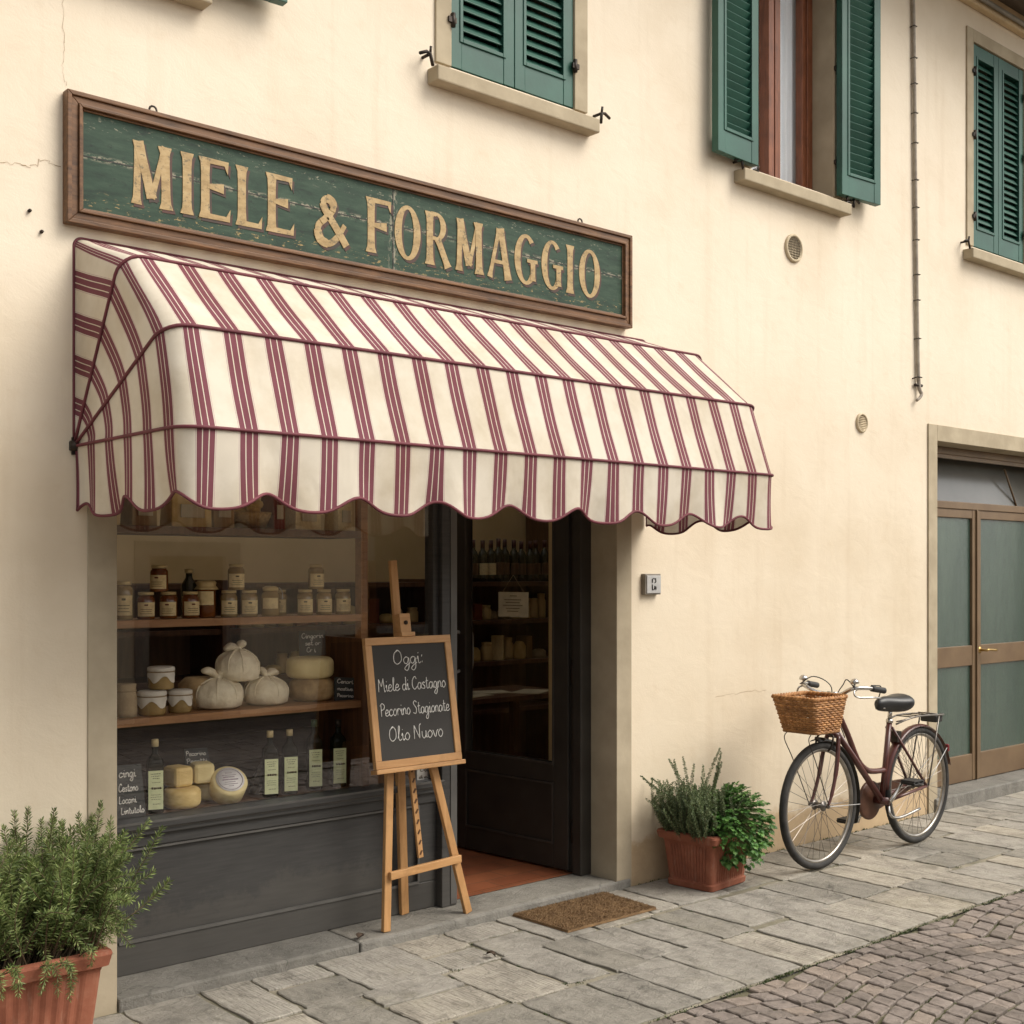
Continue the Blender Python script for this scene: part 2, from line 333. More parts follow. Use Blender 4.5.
def m_floor():
    m, nt, b = base('terracotta_tiles', .35, 0, .4)
    mp = coords(nt); br = nd(nt, 'ShaderNodeTexBrick', Scale=1.0)
    nt.links.new(mp, br.inputs['Vector'])
    br.inputs['Color1'].default_value = (.33, .115, .052, 1); br.inputs['Color2'].default_value = (.245, .08, .038, 1); br.inputs['Mortar'].default_value = (.15, .07, .04, 1)
    br.inputs['Brick Width'].default_value = .28; br.inputs['Row Height'].default_value = .14; br.inputs['Mortar Size'].default_value = .004
    col = mixc(nt, 1.0, br.outputs['Color'], ramp(nt, noise(nt, mp, 6, 6, .7), [(.3, (.65,)*3), (.7, (1.15,)*3)]).outputs[0], 'MULTIPLY')
    nt.links.new(col, b.inputs['Base Color']); bump(nt, b, noise(nt, mp, 20), .15, .004)
    return m
M['terracotta_floor'] = m_floor()
def m_terra():
    m, nt, b = base('weathered_terracotta', .8, 0, .25)
    v = coords(nt)
    f = noise(nt, v, 7, 6, .65)
    col = ramp(nt, f, [(.3, (.185, .060, .034)), (.55, (.265, .094, .054)), (.75, (.32, .145, .09))]).outputs[0]
    w = noise(nt, coords(nt, (3, 3, .8)), 9, 6, .7)
    col = mixc(nt, ramp(nt, w, [(.55, (0, 0, 0)), (.75, (.45,)*3)]).outputs[0], col, (.33, .21, .15))
    nt.links.new(col, b.inputs['Base Color']); bump(nt, b, noise(nt, v, 45, 5, .7), .35, .004)
    return m
M['terracotta'] = m_terra()
def m_reeded():
    m, nt, b = base('frosted_reeded_glass', .16, 0, .9)
    v = coords(nt, (1, 1, .25)); f = noise(nt, v, 3, 5, .7)
    col = ramp(nt, f, [(.3, (.022, .046, .036)), (.7, (.058, .088, .066))]).outputs[0]
    nt.links.new(col, b.inputs['Base Color'])
    bump(nt, b, noise(nt, coords(nt, (60, 60, 220)), 1, 2), .5, .004)
    return m
M['reeded'] = m_reeded()

# ------------------------------------------------------------------ mesh builder
class MB:
    def __init__(s): s.v = []; s.f = []; s.uv = []; s.sm = []; s.marks = [(0, 0)]
    def cut(s): s.marks.append((len(s.v), len(s.f))); return s
    def pieces(s, name, m, parent=None, **kw):
        """every stretch between two cuts becomes an object of its own"""
        ends = s.marks[1:]+[(len(s.v), len(s.f))]; out = []
        for (v0, f0), (v1, f1) in zip(s.marks, ends):
            if f1 == f0: continue
            q = MB(); q.v = s.v[v0:v1]; q.f = [[k-v0 for k in f] for f in s.f[f0:f1]]; q.uv = s.uv[f0:f1]; q.sm = s.sm[f0:f1]
            out.append(q.build(name, m, parent, **kw))
        return out
    def add(s, vs, fs, uvs=None, smooth=False):
        o = len(s.v); s.v += [Vector(p) for p in vs]
        for i, f in enumerate(fs):
            s.f.append([o+k for k in f]); s.sm.append(smooth)
            s.uv.append([uvs[k] for k in f] if uvs else None)
        return s
    def box(s, lo, hi, mtx=None):
        x0, y0, z0 = lo; x1, y1, z1 = hi
        vs = [(x0, y0, z0), (x1, y0, z0), (x1, y1, z0), (x0, y1, z0), (x0, y0, z1), (x1, y0, z1), (x1, y1, z1), (x0, y1, z1)]
        if mtx is not None: vs = [mtx @ Vector(p) for p in vs]
        return s.add(vs, [(0, 3, 2, 1), (4, 5, 6, 7), (0, 1, 5, 4), (1, 2, 6, 5), (2, 3, 7, 6), (3, 0, 4, 7)])
    def quad(s, a, b, c, d): return s.add([a, b, c, d], [(0, 1, 2, 3)])
    def tube(s, pts, r, n=8, closed=False, cap=True, flat=1.0):
        pts = [Vector(p) for p in pts]; m = len(pts)
        rs = r if isinstance(r, (list, tuple)) else [r]*m
        if len(rs) != m: rs = [rs[min(len(rs)-1, int(i*len(rs)/m))] for i in range(m)]
        vs = []; prev = None
        for i, p in enumerate(pts):
            a = pts[i-1] if (i > 0 or closed) else p; b = pts[(i+1) % m] if (i < m-1 or closed) else p
            t = (b-a); t = t.normalized() if t.length > 1e-9 else Vector((0, 0, 1))
            if prev is None:
                up = Vector((0, 0, 1)) if abs(t.z) < .9 else Vector((0, 1, 0))
                x = t.cross(up).normalized()
            else:
                x = prev - t*prev.dot(t)
                x = x.normalized() if x.length > 1e-6 else t.orthogonal().normalized()
            prev = x; y = t.cross(x)
            for k in range(n):
                w = 2*PI*k/n
                vs.append(p + (x*math.cos(w) + y*math.sin(w)*flat)*rs[i])
        fs = []
        for i in range(m if closed else m-1):
            j = (i+1) % m
            for k in range(n):
                fs.append((i*n+k, i*n+(k+1) % n, j*n+(k+1) % n, j*n+k))
        if cap and not closed:
            fs.append(tuple(range(n))[::-1]); fs.append(tuple((m-1)*n+k for k in range(n)))
        return s.add(vs, fs, smooth=n > 4)
    def bar(s, p, q, w, d, up=(0, 0, 1)):
        """rectangular bar from p to q; w along the side vector, d along the other"""
        p = Vector(p); q = Vector(q); t = (q-p).normalized(); up = Vector(up)
        x = t.cross(up); x = x.normalized() if x.length > 1e-6 else Vector((1, 0, 0)); y = x.cross(t)
        vs = [c + x*(i*w/2) + y*(j*d/2) for c in (p, q) for i, j in ((-1, -1), (1, -1), (1, 1), (-1, 1))]
        return s.add(vs, [(0, 1, 2, 3)[::-1], (4, 5, 6, 7), (0, 1, 5, 4), (1, 2, 6, 5), (2, 3, 7, 6), (3, 0, 4, 7)])
    def lathe(s, prof, n=24, mtx=None, sx=1, sy=1, wob=None, smooth=True):
        vs = []; fs = []
        for r, z in prof:
            for k in range(n):
                a = 2*PI*k/n; w = wob(a, z) if wob else 1
                vs.append(Vector((r*w*math.cos(a)*sx, r*w*math.sin(a)*sy, z)))
        m = len(prof)
        for i in range(m-1):
            for k in range(n): fs.append((i*n+k, i*n+(k+1) % n, (i+1)*n+(k+1) % n, (i+1)*n+k))
        if prof[0][0] > 1e-6: fs.append(tuple(range(n))[::-1])
        if prof[-1][0] > 1e-6: fs.append(tuple((m-1)*n+k for k in range(n)))
        if mtx is not None: vs = [mtx @ p for p in vs]
        return s.add(vs, fs, smooth=smooth)
    def prism(s, poly, y0, y1):
        """polygon in (x, z) pushed from y0 (front) to y1"""
        n = len(poly)
        vs = [(x, y0, z) for x, z in poly] + [(x, y1, z) for x, z in poly]
        fs = [tuple(range(n)), tuple(range(n, 2*n))[::-1]] + [((i+1) % n, i, n+i, n+(i+1) % n) for i in range(n)]
        return s.add(vs, fs)
    def build(s, name, m, parent=None, world=True, bevel=0, kind=None, label=None):
        off = OFF.get(parent.name, Vector((0, 0, 0))) if (parent is not None and world) else Vector((0, 0, 0))
        me = bpy.data.meshes.new(name)
        me.from_pydata([p-off for p in s.v], [], s.f)
        if any(u is not None for u in s.uv):
            L = me.uv_layers.new(name='UVMap'); i = 0
            for f, u in zip(s.f, s.uv):
                for k in range(len(f)):
                    L.data[i].uv = u[k] if u else (0, 0); i += 1
        me.polygons.foreach_set('use_smooth', s.sm)
        me.materials.append(M[m] if isinstance(m, str) else m)
        me.validate(); me.update()
        o = bpy.data.objects.new(name, me); COL.objects.link(o)
        if parent is not None: o.parent = parent; OFF[o.name] = off
        if bevel:
            bm = o.modifiers.new('bevel', 'BEVEL'); bm.width = bevel; bm.segments = 2; bm.limit_method = 'ANGLE'; bm.angle_limit = rad(40)
        if kind: o['kind'] = kind
        if label: o['label'] = label
        return o

def thing(name, label, cat, loc=(0, 0, 0), group=None, rotz=0):
    o = bpy.data.objects.new(name, None); COL.objects.link(o); o.empty_display_size = .1
    o.location = loc; o.rotation_euler = (0, 0, rotz); o['label'] = label; o['category'] = cat
    if group: o['group'] = group
    OFF[o.name] = Vector(loc)
    return o
def name_jitter(o): return o.name.startswith('honey_jar')
def dup(o, loc, label, group=None, scale=None, rotz=None):
    c = o.copy(); COL.objects.link(c); c.location = loc; c['label'] = label
    if name_jitter(o): c.rotation_euler = (0, 0, R.uniform(-.35, .3))
    if group: c['group'] = group
    if scale: c.scale = scale
    if rotz is not None: c.rotation_euler = (0, 0, rotz)
    for ch in list(o.children):
        d = ch.copy(); COL.objects.link(d); d.parent = c
        for g in list(ch.children):
            e = g.copy(); COL.objects.link(e); e.parent = d
    return c

def spline(pts, k=6, closed=False):
    P = [Vector(p) for p in pts]; n = len(P); out = []
    if n < 3:
        return P
    for i in range(n if closed else n-1):
        p0 = P[(i-1) % n] if (closed or i > 0) else P[0]*2-P[1]; p1 = P[i]; p2 = P[(i+1) % n]
        p3 = P[(i+2) % n] if (closed or i+2 < n) else P[-1]*2-P[-2]
        for j in range(k):
            t = j/k
            out.append(.5*((2*p1)+(p2-p0)*t+(2*p0-5*p1+4*p2-p3)*t*t+(3*p1-p0-3*p2+p3)*t**3))
    if not closed: out.append(P[-1])
    return out

# ------------------------------------------------------------------ handwriting
GL = {
 'a': (1.0, [[(.8, .8), (.45, 1), (.1, .6), (.15, .1), (.5, 0), (.8, .6), (.82, .95), (.85, .2), (1.05, .1)]]),
 'c': (.9, [[(.8, .8), (.5, 1), (.1, .6), (.15, .1), (.5, -.02), (.9, .25)]]),
 'd': (1.0, [[(.8, .75), (.45, .95), (.1, .55), (.2, .05), (.55, .05), (.8, .6), (.9, 2.0), (.85, .2), (1.05, .1)]]),
 'e': (.9, [[(.08, .42), (.6, .55), (.72, .82), (.42, 1), (.1, .6), (.15, .1), (.5, 0), (.95, .3)]]),
 'g': (.95, [[(.8, .8), (.45, 1), (.1, .6), (.2, .1), (.55, .1), (.8, .8), (.78, -.4), (.5, -.95), (.15, -.7), (.5, -.25), (1.0, .1)]]),
 'i': (.55, [[(.08, .6), (.25, 1), (.27, .2), (.4, 0), (.6, .2)], [(.27, 1.45), (.33, 1.52)]]),
 'l': (.6, [[(.06, .3), (.4, 1.5), (.42, 2.0), (.25, 1.85), (.2, .4), (.38, 0), (.65, .2)]]),
 'm': (1.35, [[(.1, 1), (.15, 0)], [(.15, .6), (.38, 1), (.58, .85), (.6, 0)], [(.6, .6), (.85, 1), (1.08, .85), (1.1, .15), (1.3, .05)]]),
 'n': (.9, [[(.1, 1), (.15, 0)], [(.15, .6), (.42, 1), (.67, .85), (.7, .15), (.9, .1)]]),
 'o': (.95, [[(.5, 1), (.12, .6), (.2, .1), (.55, 0), (.85, .5), (.62, .95), (.4, 1.0)]]),
 'p': (.9, [[(.15, 1), (.15, -.9)], [(.15, .6), (.5, 1), (.85, .6), (.6, .05), (.18, .2)]]),
 'r': (.75, [[(.1, 1), (.15, 0)], [(.15, .55), (.38, .98), (.72, .9)]]),
 's': (.75, [[(.7, .88), (.4, 1), (.2, .75), (.6, .35), (.5, .02), (.08, .1)]]),
 't': (.75, [[(.35, 1.75), (.3, .3), (.5, 0), (.8, .2)], [(.05, 1.15), (.65, 1.22)]]),
 'u': (.95, [[(.1, 1), (.12, .3), (.4, 0), (.7, .4), (.75, 1), (.77, .15), (.98, .1)]]),
 'v': (.85, [[(.05, 1), (.4, 0), (.72, .8), (.95, 1)]]),
 'O': (1.4, [[(.75, 1.95), (.25, 1.5), (.15, .5), (.6, 0), (1.15, .5), (1.15, 1.5), (.75, 2), (.42, 1.75)]]),
 'M': (1.5, [[(.05, 0), (.12, 1), (.2, 1.9)], [(.2, 1.9), (.68, .75)], [(.68, .75), (1.15, 2.0)], [(1.15, 2.0), (1.28, 0), (1.45, .15)]]),
 'C': (1.2, [[(1.1, 1.6), (.8, 2), (.25, 1.5), (.15, .5), (.6, 0), (1.2, .45)]]),
 'P': (1.05, [[(.2, 0), (.25, 1.9)], [(.02, 1.6), (.5, 2), (1, 1.6), (.8, 1.1), (.25, .95)]]),
 'S': (1.1, [[(1, 1.75), (.6, 2), (.25, 1.6), (.85, .8), (.65, .05), (.08, .2)]]),
 'N': (1.35, [[(.1, 0), (.2, 1.9)], [(.2, 1.9), (1.0, .05)], [(1.0, .05), (1.05, 1.7), (1.3, 2.05)]]),
 'L': (1.0, [[(.3, 2), (.2, .1), (.9, .05)]]), 'F': (1.0, [[(.25, 0), (.25, 1.9)], [(.1, 1.9), (.95, 2)], [(.25, 1), (.75, 1.05)]]),
 ':': (.5, [[(.2, .1), (.28, .3)], [(.2, .95), (.28, 1.15)]]), ' ': (.55, []), ',': (.4, [[(.2, .1), (.1, -.3)]]),
}
def chalk_text(mb, txt, place, u0, u1, v, xh, rw, slope=0):
    """write txt between u0 and u1 with its baseline at v; place(u, v) gives the board point"""
    tot = sum(GL[c][0] for c in txt); k = (u1-u0)/tot; x = u0
    for c in txt:
        w, sts = GL[c]
        for st in sts:
            q = [(x+p[0]*k, v+slope*(x-u0)+p[1]*xh+R.uniform(-.03, .03)*xh, 0) for p in st]
            q = spline(q, 5) if len(q) > 2 else [Vector(a) for a in q]
            mb.tube([place(p[0], p[1]) for p in q], rw, 5)
        x += w*k

# ================================================================== SETTING
ground = MB().quad((-60, -60, -.06), (60, -60, -.06), (60, 60, -.06), (-60, 60, -.06)).build('ground', 'joint', kind='structure')
# --- pavement slabs
def slab_poly(mb, pts, ztop, zbot, inset=.004, drop=.003, jit=.006, n=9):
    """pts: 4 corners ccw seen from above; rough edged stone with a worn arris"""
    ring = []
    for i in range(4):
        a = Vector(pts[i]); b = Vector(pts[(i+1) % 4]); nrm = Vector((b.y-a.y, a.x-b.x)).normalized()
        for k in range(n):
            p = a.lerp(b, k/n)
            j = R.uniform(-jit, jit*.4) if k else -jit*1.6
            ring.append(p + nrm*j)
    c = sum(ring, Vector((0, 0)))/len(ring); m = len(ring)
    tx = R.uniform(-.004, .004); ty = R.uniform(-.004, .004); dz = R.uniform(-.002, .002)
    zf = lambda p: ztop+dz+tx*(p.x-c.x)+ty*(p.y-c.y)
    def shrink(p, d): return p + (c-p).normalized()*d
    vs = []
    for p in ring: vs.append((p.x, p.y, zbot))
    for p in ring: vs.append((p.x, p.y, zf(p)-drop))
    for p in ring:
        q = shrink(p, inset*R.uniform(.6, 1.6)); vs.append((q.x, q.y, zf(q)))
    fs = []
    for l in range(2):
        for i in range(m): fs.append((l*m+i, l*m+(i+1) % m, (l+1)*m+(i+1) % m, (l+1)*m+i))
    fs.append(tuple(range(2*m, 3*m)))
    mb.add(vs, fs)
pv = MB()
rowsy = [-.012, -.43, -.865, -1.305]
slabs = []
for r in range(3):
    x = -3.0 + R.uniform(0, .2)
    while x < 13:
        w = R.choice((.22, .25, .28, .31, .36))*R.uniform(.92, 1.08)
        if 3.0 < x < 4.4: w *= .95
        yt = rowsy[r] + (R.uniform(-.025, .025) if r else 0); yb = rowsy[r+1] + (R.uniform(-.025, .025) if r < 2 else R.uniform(-.008, .006))
        g = .0052
        if R.random() < .22 and w > .24:
            ym = yt + (yb-yt)*R.uniform(.4, .6)
            parts = ((yt, ym+g), (ym-g, yb))
        else: parts = ((yt, yb),)
        for a, b in parts:
            j = lambda: R.uniform(-.006, .006)
            slab_poly(pv, [(x+g+j(), b+g+j()), (x+w-g+j(), b+g+j()), (x+w-g+j(), a-g+j()), (x+g+j(), a-g+j())], 0, -.05)
        slabs.append((x, yt, yb))
        x += w
pv.build('pavement', 'slab', kind='structure')
MB().quad((-3, -1.315, -.008), (13, -1.315, -.008), (13, .0, -.008), (-3, .0, -.008)).build('pavement_bedding', 'mortar', kind='structure')
# --- street of small setts laid in shallow arcs
sm = MB(); rowd = .086; per = 1.25
def arc(x): 
    t = ((x/per) % 1.0)-.5
    return .12*(1-4*t*t)
for k in range(-5, 31):
    x = 1.2 + R.uniform(0, .1)
    while x < 9.5:
        w = R.uniform(.075, .112)
        xa = x+.004; xb = x+w-.004
        ya = -1.322 - k*rowd + arc(xa); yb = -1.322 - k*rowd + arc(xb)
        yy = (ya+yb)/2
        if yy-rowd < -3.7: x += w; continue
        if abs(yb-ya) > .09: x += w; continue
        d = rowd-.007
        P4 = [(xa, ya-d), (xb, yb-d), (xb, yb), (xa, ya)]
        top = max(p[1] for p in P4)
        if min(p[1] for p in P4) > -1.335: x += w; continue
        P4 = [(px + R.uniform(-.004, .004), min(py + R.uniform(-.004, .004), -1.324)) for px, py in P4]
        if min(P4[3][1]-P4[0][1], P4[2][1]-P4[1][1]) > .03:
            slab_poly(sm, P4, -.004+R.uniform(-.003, .003), -.04, .004, .0035, .0035, 3)
        x += w
sm.build('street_setts', 'cobble', kind='structure')
MB().quad((-12, -7.5, -.016), (16, -7.5, -.016), (16, -1.316, -.016), (-12, -1.316, -.016)).build('road', 'joint', kind='structure')
ms = MB()
for (a, b, c, d) in ((-12, -6.9, 1.2, -1.33), (9.5, -6.9, 16, -1.33), (1.2, -6.9, 9.5, -3.7)):
    y = d
    while y > b:
        x = a
        while x < c:
            w = R.uniform(.16, .24)
            ms.box((x+.006, y-.15, -.04), (x+w-.006, y-.008, -.006)); x += w
        y -= .158
ms.build('street_setts_far', 'cobble', kind='structure')
# moss and tiny weeds in the joints
mo = MB()
def tuft(x, y, z, n, h, s):
    for _ in range(n):
        a = R.uniform(0, 2*PI); l = R.uniform(.4, 1)*h; p = Vector((x+R.gauss(0, s), y+R.gauss(0, s*.5), z))
        dv = Vector((math.cos(a), math.sin(a), 0)); sd = Vector((-dv.y, dv.x, 0))*R.uniform(.0015, .003)
        t = p+dv*l*.6+Vector((0, 0, l))
        mo.add([p-sd, p+sd, t], [(0, 1, 2)])
for x, yt, yb in slabs:
    if 2.6 < x < 8.5:
        for _ in range(2):
            if R.random() < .5: tuft(x+R.uniform(-.003, .003), R.uniform(yb, yt), -.006, R.randint(10, 34), .008, .012)
for _ in range(260):
    tuft(R.uniform(2.6, 9), -1.316+R.uniform(-.006, .006), -.008, R.randint(6, 20), .010, .015)
for _ in range(500):
    x = R.uniform(3, 7.5); k = R.randint(-3, 9)
    yy = -1.322-k*rowd+arc(x)+.003
    if -2.5 < yy < -1.34: tuft(x, yy, -.012, R.randint(5, 14), .009, .012)
for x, yt, yb in slabs:
    if 2.6 < x < 8.5 and R.random() < .6: tuft(x+R.uniform(0, .25), yb, -.006, R.randint(10, 30), .008, .022)
for _ in range(150): tuft(R.uniform(4.5, 8), -.012+R.uniform(-.012, .006), -.006, R.randint(4, 10), .012, .012)
mo.build('joint_moss', 'moss', kind='stuff')['label'] = 'green moss and tiny weeds growing in the paving joints'
bpy.data.objects['joint_moss']['category'] = 'moss'

# ================================================================== HOUSE
house = thing('town_house', 'cream plastered town house with green shutters and a ground floor shop', 'house', (4, 0, 0))
X0, X1, ZT = -3.0, 13.0, 5.62; TH = .30
WX0, WX1, WY0, WY1 = 1.9, 6.8, .74, 2.9       # added open shaft, out of view, to bring daylight into the shop
OP = dict(shop=(1.81, 4.345, -.06, 2.42), side=(7.32, 9.3, -.06, 2.40), w1=(1.32, 2.06, 3.742, 5.12), w2=(3.312, 4.055, 3.742, 5.12), w3=(5.40, 6.17, 3.752, 5.12), w4=(7.785, 8.50, 3.742, 5.12))
wl = MB()
xs = sorted({X0, X1} | {v for o in OP.values() for v in o[:2]}); zs = sorted({-.06, ZT} | {v for o in OP.values() for v in o[2:]})
def inside(x, z): return any(a < x < b and c < z < d for a, b, c, d in OP.values())
for yy in (0, TH):
    for i in range(len(xs)-1):
        for j in range(len(zs)-1):
            if inside((xs[i]+xs[i+1])/2, (zs[j]+zs[j+1])/2): continue
            q = [(xs[i], yy, zs[j]), (xs[i+1], yy, zs[j]), (xs[i+1], yy, zs[j+1]), (xs[i], yy, zs[j+1])]
            wl.quad(*(q if yy == 0 else q[::-1]))
wl.quad((X0, TH, -.06), (X0, 0, -.06), (X0, 0, ZT), (X0, TH, ZT)); wl.quad((X1, 0, -.06), (X1, TH, -.06), (X1, TH, ZT), (X1, 0, ZT)); wl.quad((X0, 0, ZT), (X1, 0, ZT), (X1, TH, ZT), (X0, TH, ZT))
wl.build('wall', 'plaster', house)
rv = MB()
for k, (a, b, c, d) in OP.items():
    rv.cut().quad((a, 0, c), (a, TH, c), (a, TH, d), (a, 0, d)); rv.quad((b, TH, c), (b, 0, c), (b, 0, d), (b, TH, d))
    rv.quad((a, TH, d), (b, TH, d), (b, 0, d), (a, 0, d)); rv.quad((a, 0, c), (b, 0, c), (b, TH, c), (a, TH, c))
rv.pieces('reveal', 'jamb', house)
# the other sides of the house and its roof
bk = MB(); bk.box((X0, 7.8, -.06), (X1, 8.1, ZT)); bk.box((X0, TH, -.06), (X0+.3, 7.8, ZT)); bk.box((X1-.3, TH, -.06), (X1, 7.8, ZT))
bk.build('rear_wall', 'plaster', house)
rz_ = lambda y: 5.70+1.6*(y+.62)/4.62
rf = MB()
for x0_, x1_, y0_, y1_ in ((X0-.4, X1+.4, -.62, WY0), (X0-.4, WX0, WY0, WY1), (WX1, X1+.4, WY0, WY1), (X0-.4, X1+.4, WY1, 4.0)): rf.quad((x0_, y0_, rz_(y0_)), (x1_, y0_, rz_(y0_)), (x1_, y1_, rz_(y1_)), (x0_, y1_, rz_(y1_)))
rf.quad((X0-.4, 4.0, 7.3), (X1+.4, 4.0, 7.3), (X1+.4, 8.6, 5.7), (X0-.4, 8.6, 5.7))
rf.build('roof', 'tile', house)
ev = MB(); ev.box((X0-.4, -.58, 5.485), (X1+.4, -.0, 5.52)); ev.box((X0-.4, -.62, 5.47), (X1+.4, -.58, 5.69)); ev.build('eave', 'soffit', house)
co = MB(); co.box((X0, -.05, 5.345), (X1, 0, 5.40)); co.box((X0, -.03, 5.40), (X1, 0, 5.485)); co.build('cornice', 'cornice', house, bevel=.008)
gt = MB(); gt.tube([(X0, -.072, 5.385), (X1, -.072, 5.385)], .016, 10); gt.build('eave_pipe', 'gutter', house)
# stone surrounds
def surround(a, b, c, d, w, parent, proud=.012, m='stone', pieces=False, top=True):
    s = MB(); s.box((a-w, -proud, c), (a, .001, d+(w if top else 0))); s.cut().box((b, -proud, c), (b+w, .001, d+(w if top else 0)))
    if top: s.cut().box((a, -proud, d), (b, .001, d+w))
    return s.pieces('surround', m, parent, bevel=.003)
def shutter_leaf(mb, hinge, width, z0, z1, ang, side, flip=False):
    """a louvred leaf: local u runs from the hinge, n is its outside face when closed"""
    # closed leaf: u along +x (side=1) or -x (side=-1), outside faces -y; swinging opens it about the hinge
    th = .042
    rot = Matrix.Translation(hinge) @ Matrix.Rotation(ang, 4, 'Z')
    def B(u0, u1, y0, y1, a, b):
        lo, hi = sorted((u0*side, u1*side)); mb.box((lo, y0, a), (hi, y1, b), rot)
    fw = .062
    B(0, fw, -th/2, th/2, z0, z1); B(width-fw, width, -th/2, th/2, z0, z1)
    rails = [(z0, z0+.13), (z1-.085, z1)]
    for a, b in rails: B(fw, width-fw, -th/2+.002, th/2-.002, a, b)
    # raised bead round the louvres
    u0, u1, a, b = fw, width-fw, z0+.13, z1-.085
    for yy in (-th/2-.005, th/2):
        B(u0-.012, u0+.006, yy, yy+.005, a-.012, b+.012); B(u1-.006, u1+.012, yy, yy+.005, a-.012, b+.012)
        B(u0+.006, u1-.006, yy, yy+.005, a-.012, a+.006); B(u0+.006, u1-.006, yy, yy+.005, b-.006, b+.012)
    z = a+.02
    while z < b-.012:
        t = rot @ Matrix.Translation((0, 0, z)) @ Matrix.Rotation(rad(57), 4, 'X')
        lo, hi = sorted((u0*side, u1*side))
        mb.box((lo, -.025, -.0035), (hi, .025, .0035), t)
        z += .0455
def stay(mb, x, z, s):
    mb.cut().tube([(x, .005, z), (x, -.05, z)], .007, 6); mb.tube([(x-.055*s, -.055, z-.012), (x-.02*s, -.056, z+.004), (x, -.055, z), (x+.01*s, -.06, z-.05)], .0075, 6)
    mb.tube([(x, -.055, z), (x, -.06, z+.03)], .006, 6)
def window(key, kind):
    a, b, c, d = OP[key]; mid = (a+b)/2; W = bpy.data.objects.new('window', None); COL.objects.link(W); W.parent = house
    W.location = Vector((mid, 0, c))-OFF[house.name]; OFF[W.name] = Vector((mid, 0, c))
    surround(a, b, c, d, .085, W)
    sl = MB(); sl.box((a-.135-(.01 if key == 'w3' else -.012), -.075, c-.106), (b+(.105 if key == 'w2' else .085), .12, c-.040)); sl.build('sill', 'stone', W, bevel=.006)
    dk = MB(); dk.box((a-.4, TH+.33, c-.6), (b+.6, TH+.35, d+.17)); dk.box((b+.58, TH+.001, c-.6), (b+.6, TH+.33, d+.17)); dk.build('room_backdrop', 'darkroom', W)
    wd = (b-a)/2-.004
    if kind == 'closed':
        for s, h in ((1, a+.002), (-1, b-.002)):
            m = MB(); shutter_leaf(m, (h, .02, 0), wd, c+.006, d-.006, 0, s); m.build('shutter', 'shutter', W, bevel=.0025)
        hg = MB()
        for z in (c+.20, c+.75, d-.2):
            for x, s in ((a, 1), (b, -1)):
                hg.cut().tube([(x+.004*s, -.018, z-.03), (x+.004*s, -.018, z+.03)], .010, 8); hg.box((x-.022, -.022, z-.012), (x+.02, -.0135, z+.012))
        hg.pieces('hinge', 'blackmetal', W)
    else:
        m = MB(); shutter_leaf(m, (a-(.018 if key == 'w3' else .072), -.045, 0), wd-.018, c-.005, d-.006, rad(-177), 1); m.build('shutter', 'shutter', W, bevel=.0025)
        m = MB(); shutter_leaf(m, (b-.008, -.05, 0), wd+(.03 if key == 'w1' else -.016), c-(.018 if key == 'w1' else .0), d-.006, rad(176), -1); m.build('shutter', 'shutter', W, bevel=.0025)
        hg = MB()
        for z in (c+.20, c+.75, d-.2):
            for x in (a-.01, b+.01):
                hg.cut().tube([(x, -.028, z-.035), (x, -.028, z+.035)], .011, 8); hg.box((x-.02, -.03, z-.012), (x+.02, -.0135, z+.012))
        hg.pieces('hinge', 'blackmetal', W)
        fr = MB(); y0, y1 = .14, .20
        fr.box((a, y0, c), (a+.055, y1, d)); fr.box((b-.055, y0, c), (b, y1, d)); fr.box((a+.055, y0, c), (b-.055, y1, c+.06)); fr.box((a+.055, y0, d-.05), (b-.055, y1, d))
        fr.box((mid-.055, y0-.012, c+.06), (mid-.004, y1, d-.05)); fr.box((mid+.004, y0-.012, c+.06), (mid+.055, y1, d-.05))
        for l, r in ((a+.055, a+.095), (b-.095, b-.055)): fr.box((l, y0+.008, c+.06), (r, y1-.004, d-.05))
        fr.build('window_frame', 'redwood', W, bevel=.004)
        g = MB(); g.box((a+.09, .168, c+.06), (mid-.05, .171, d-.05)); g.cut().box((mid+.05, .168, c+.06), (b-.09, .171, d-.05)); g.pieces('pane', 'upglass', W)
        st = MB(); st.box((mid+.056, .150, c+.06), (mid+.076, .166, d-.05)); st.pieces('draught_strip', 'white', W)
        cu = MB(); n = 90; vs = []; 
        for i in range(n+1):
            x = a+.05+(b-a-.1)*i/n; y = .222+.010*math.sin(i*.9)+.006*math.sin(i*.37)
            vs += [(x, y, c), (x, y, d)]
        cu.add(vs, [(2*i, 2*i+2, 2*i+3, 2*i+1) for i in range(n)], smooth=True); cu.build('curtain', 'curtain', W)
    sy = MB(); stay(sy, a-.15, c-.0, 1); stay(sy, b+.135, c-.0, -1)
    if kind == 'open': stay(sy, a-.01, c-.03, 1); stay(sy, b+.06, c-.03, -1)
    sy.pieces('shutter_stay', 'blackmetal', W)
    return W
window('w1', 'open'); window('w2', 'closed'); window('w3', 'open'); window('w4', 'closed')

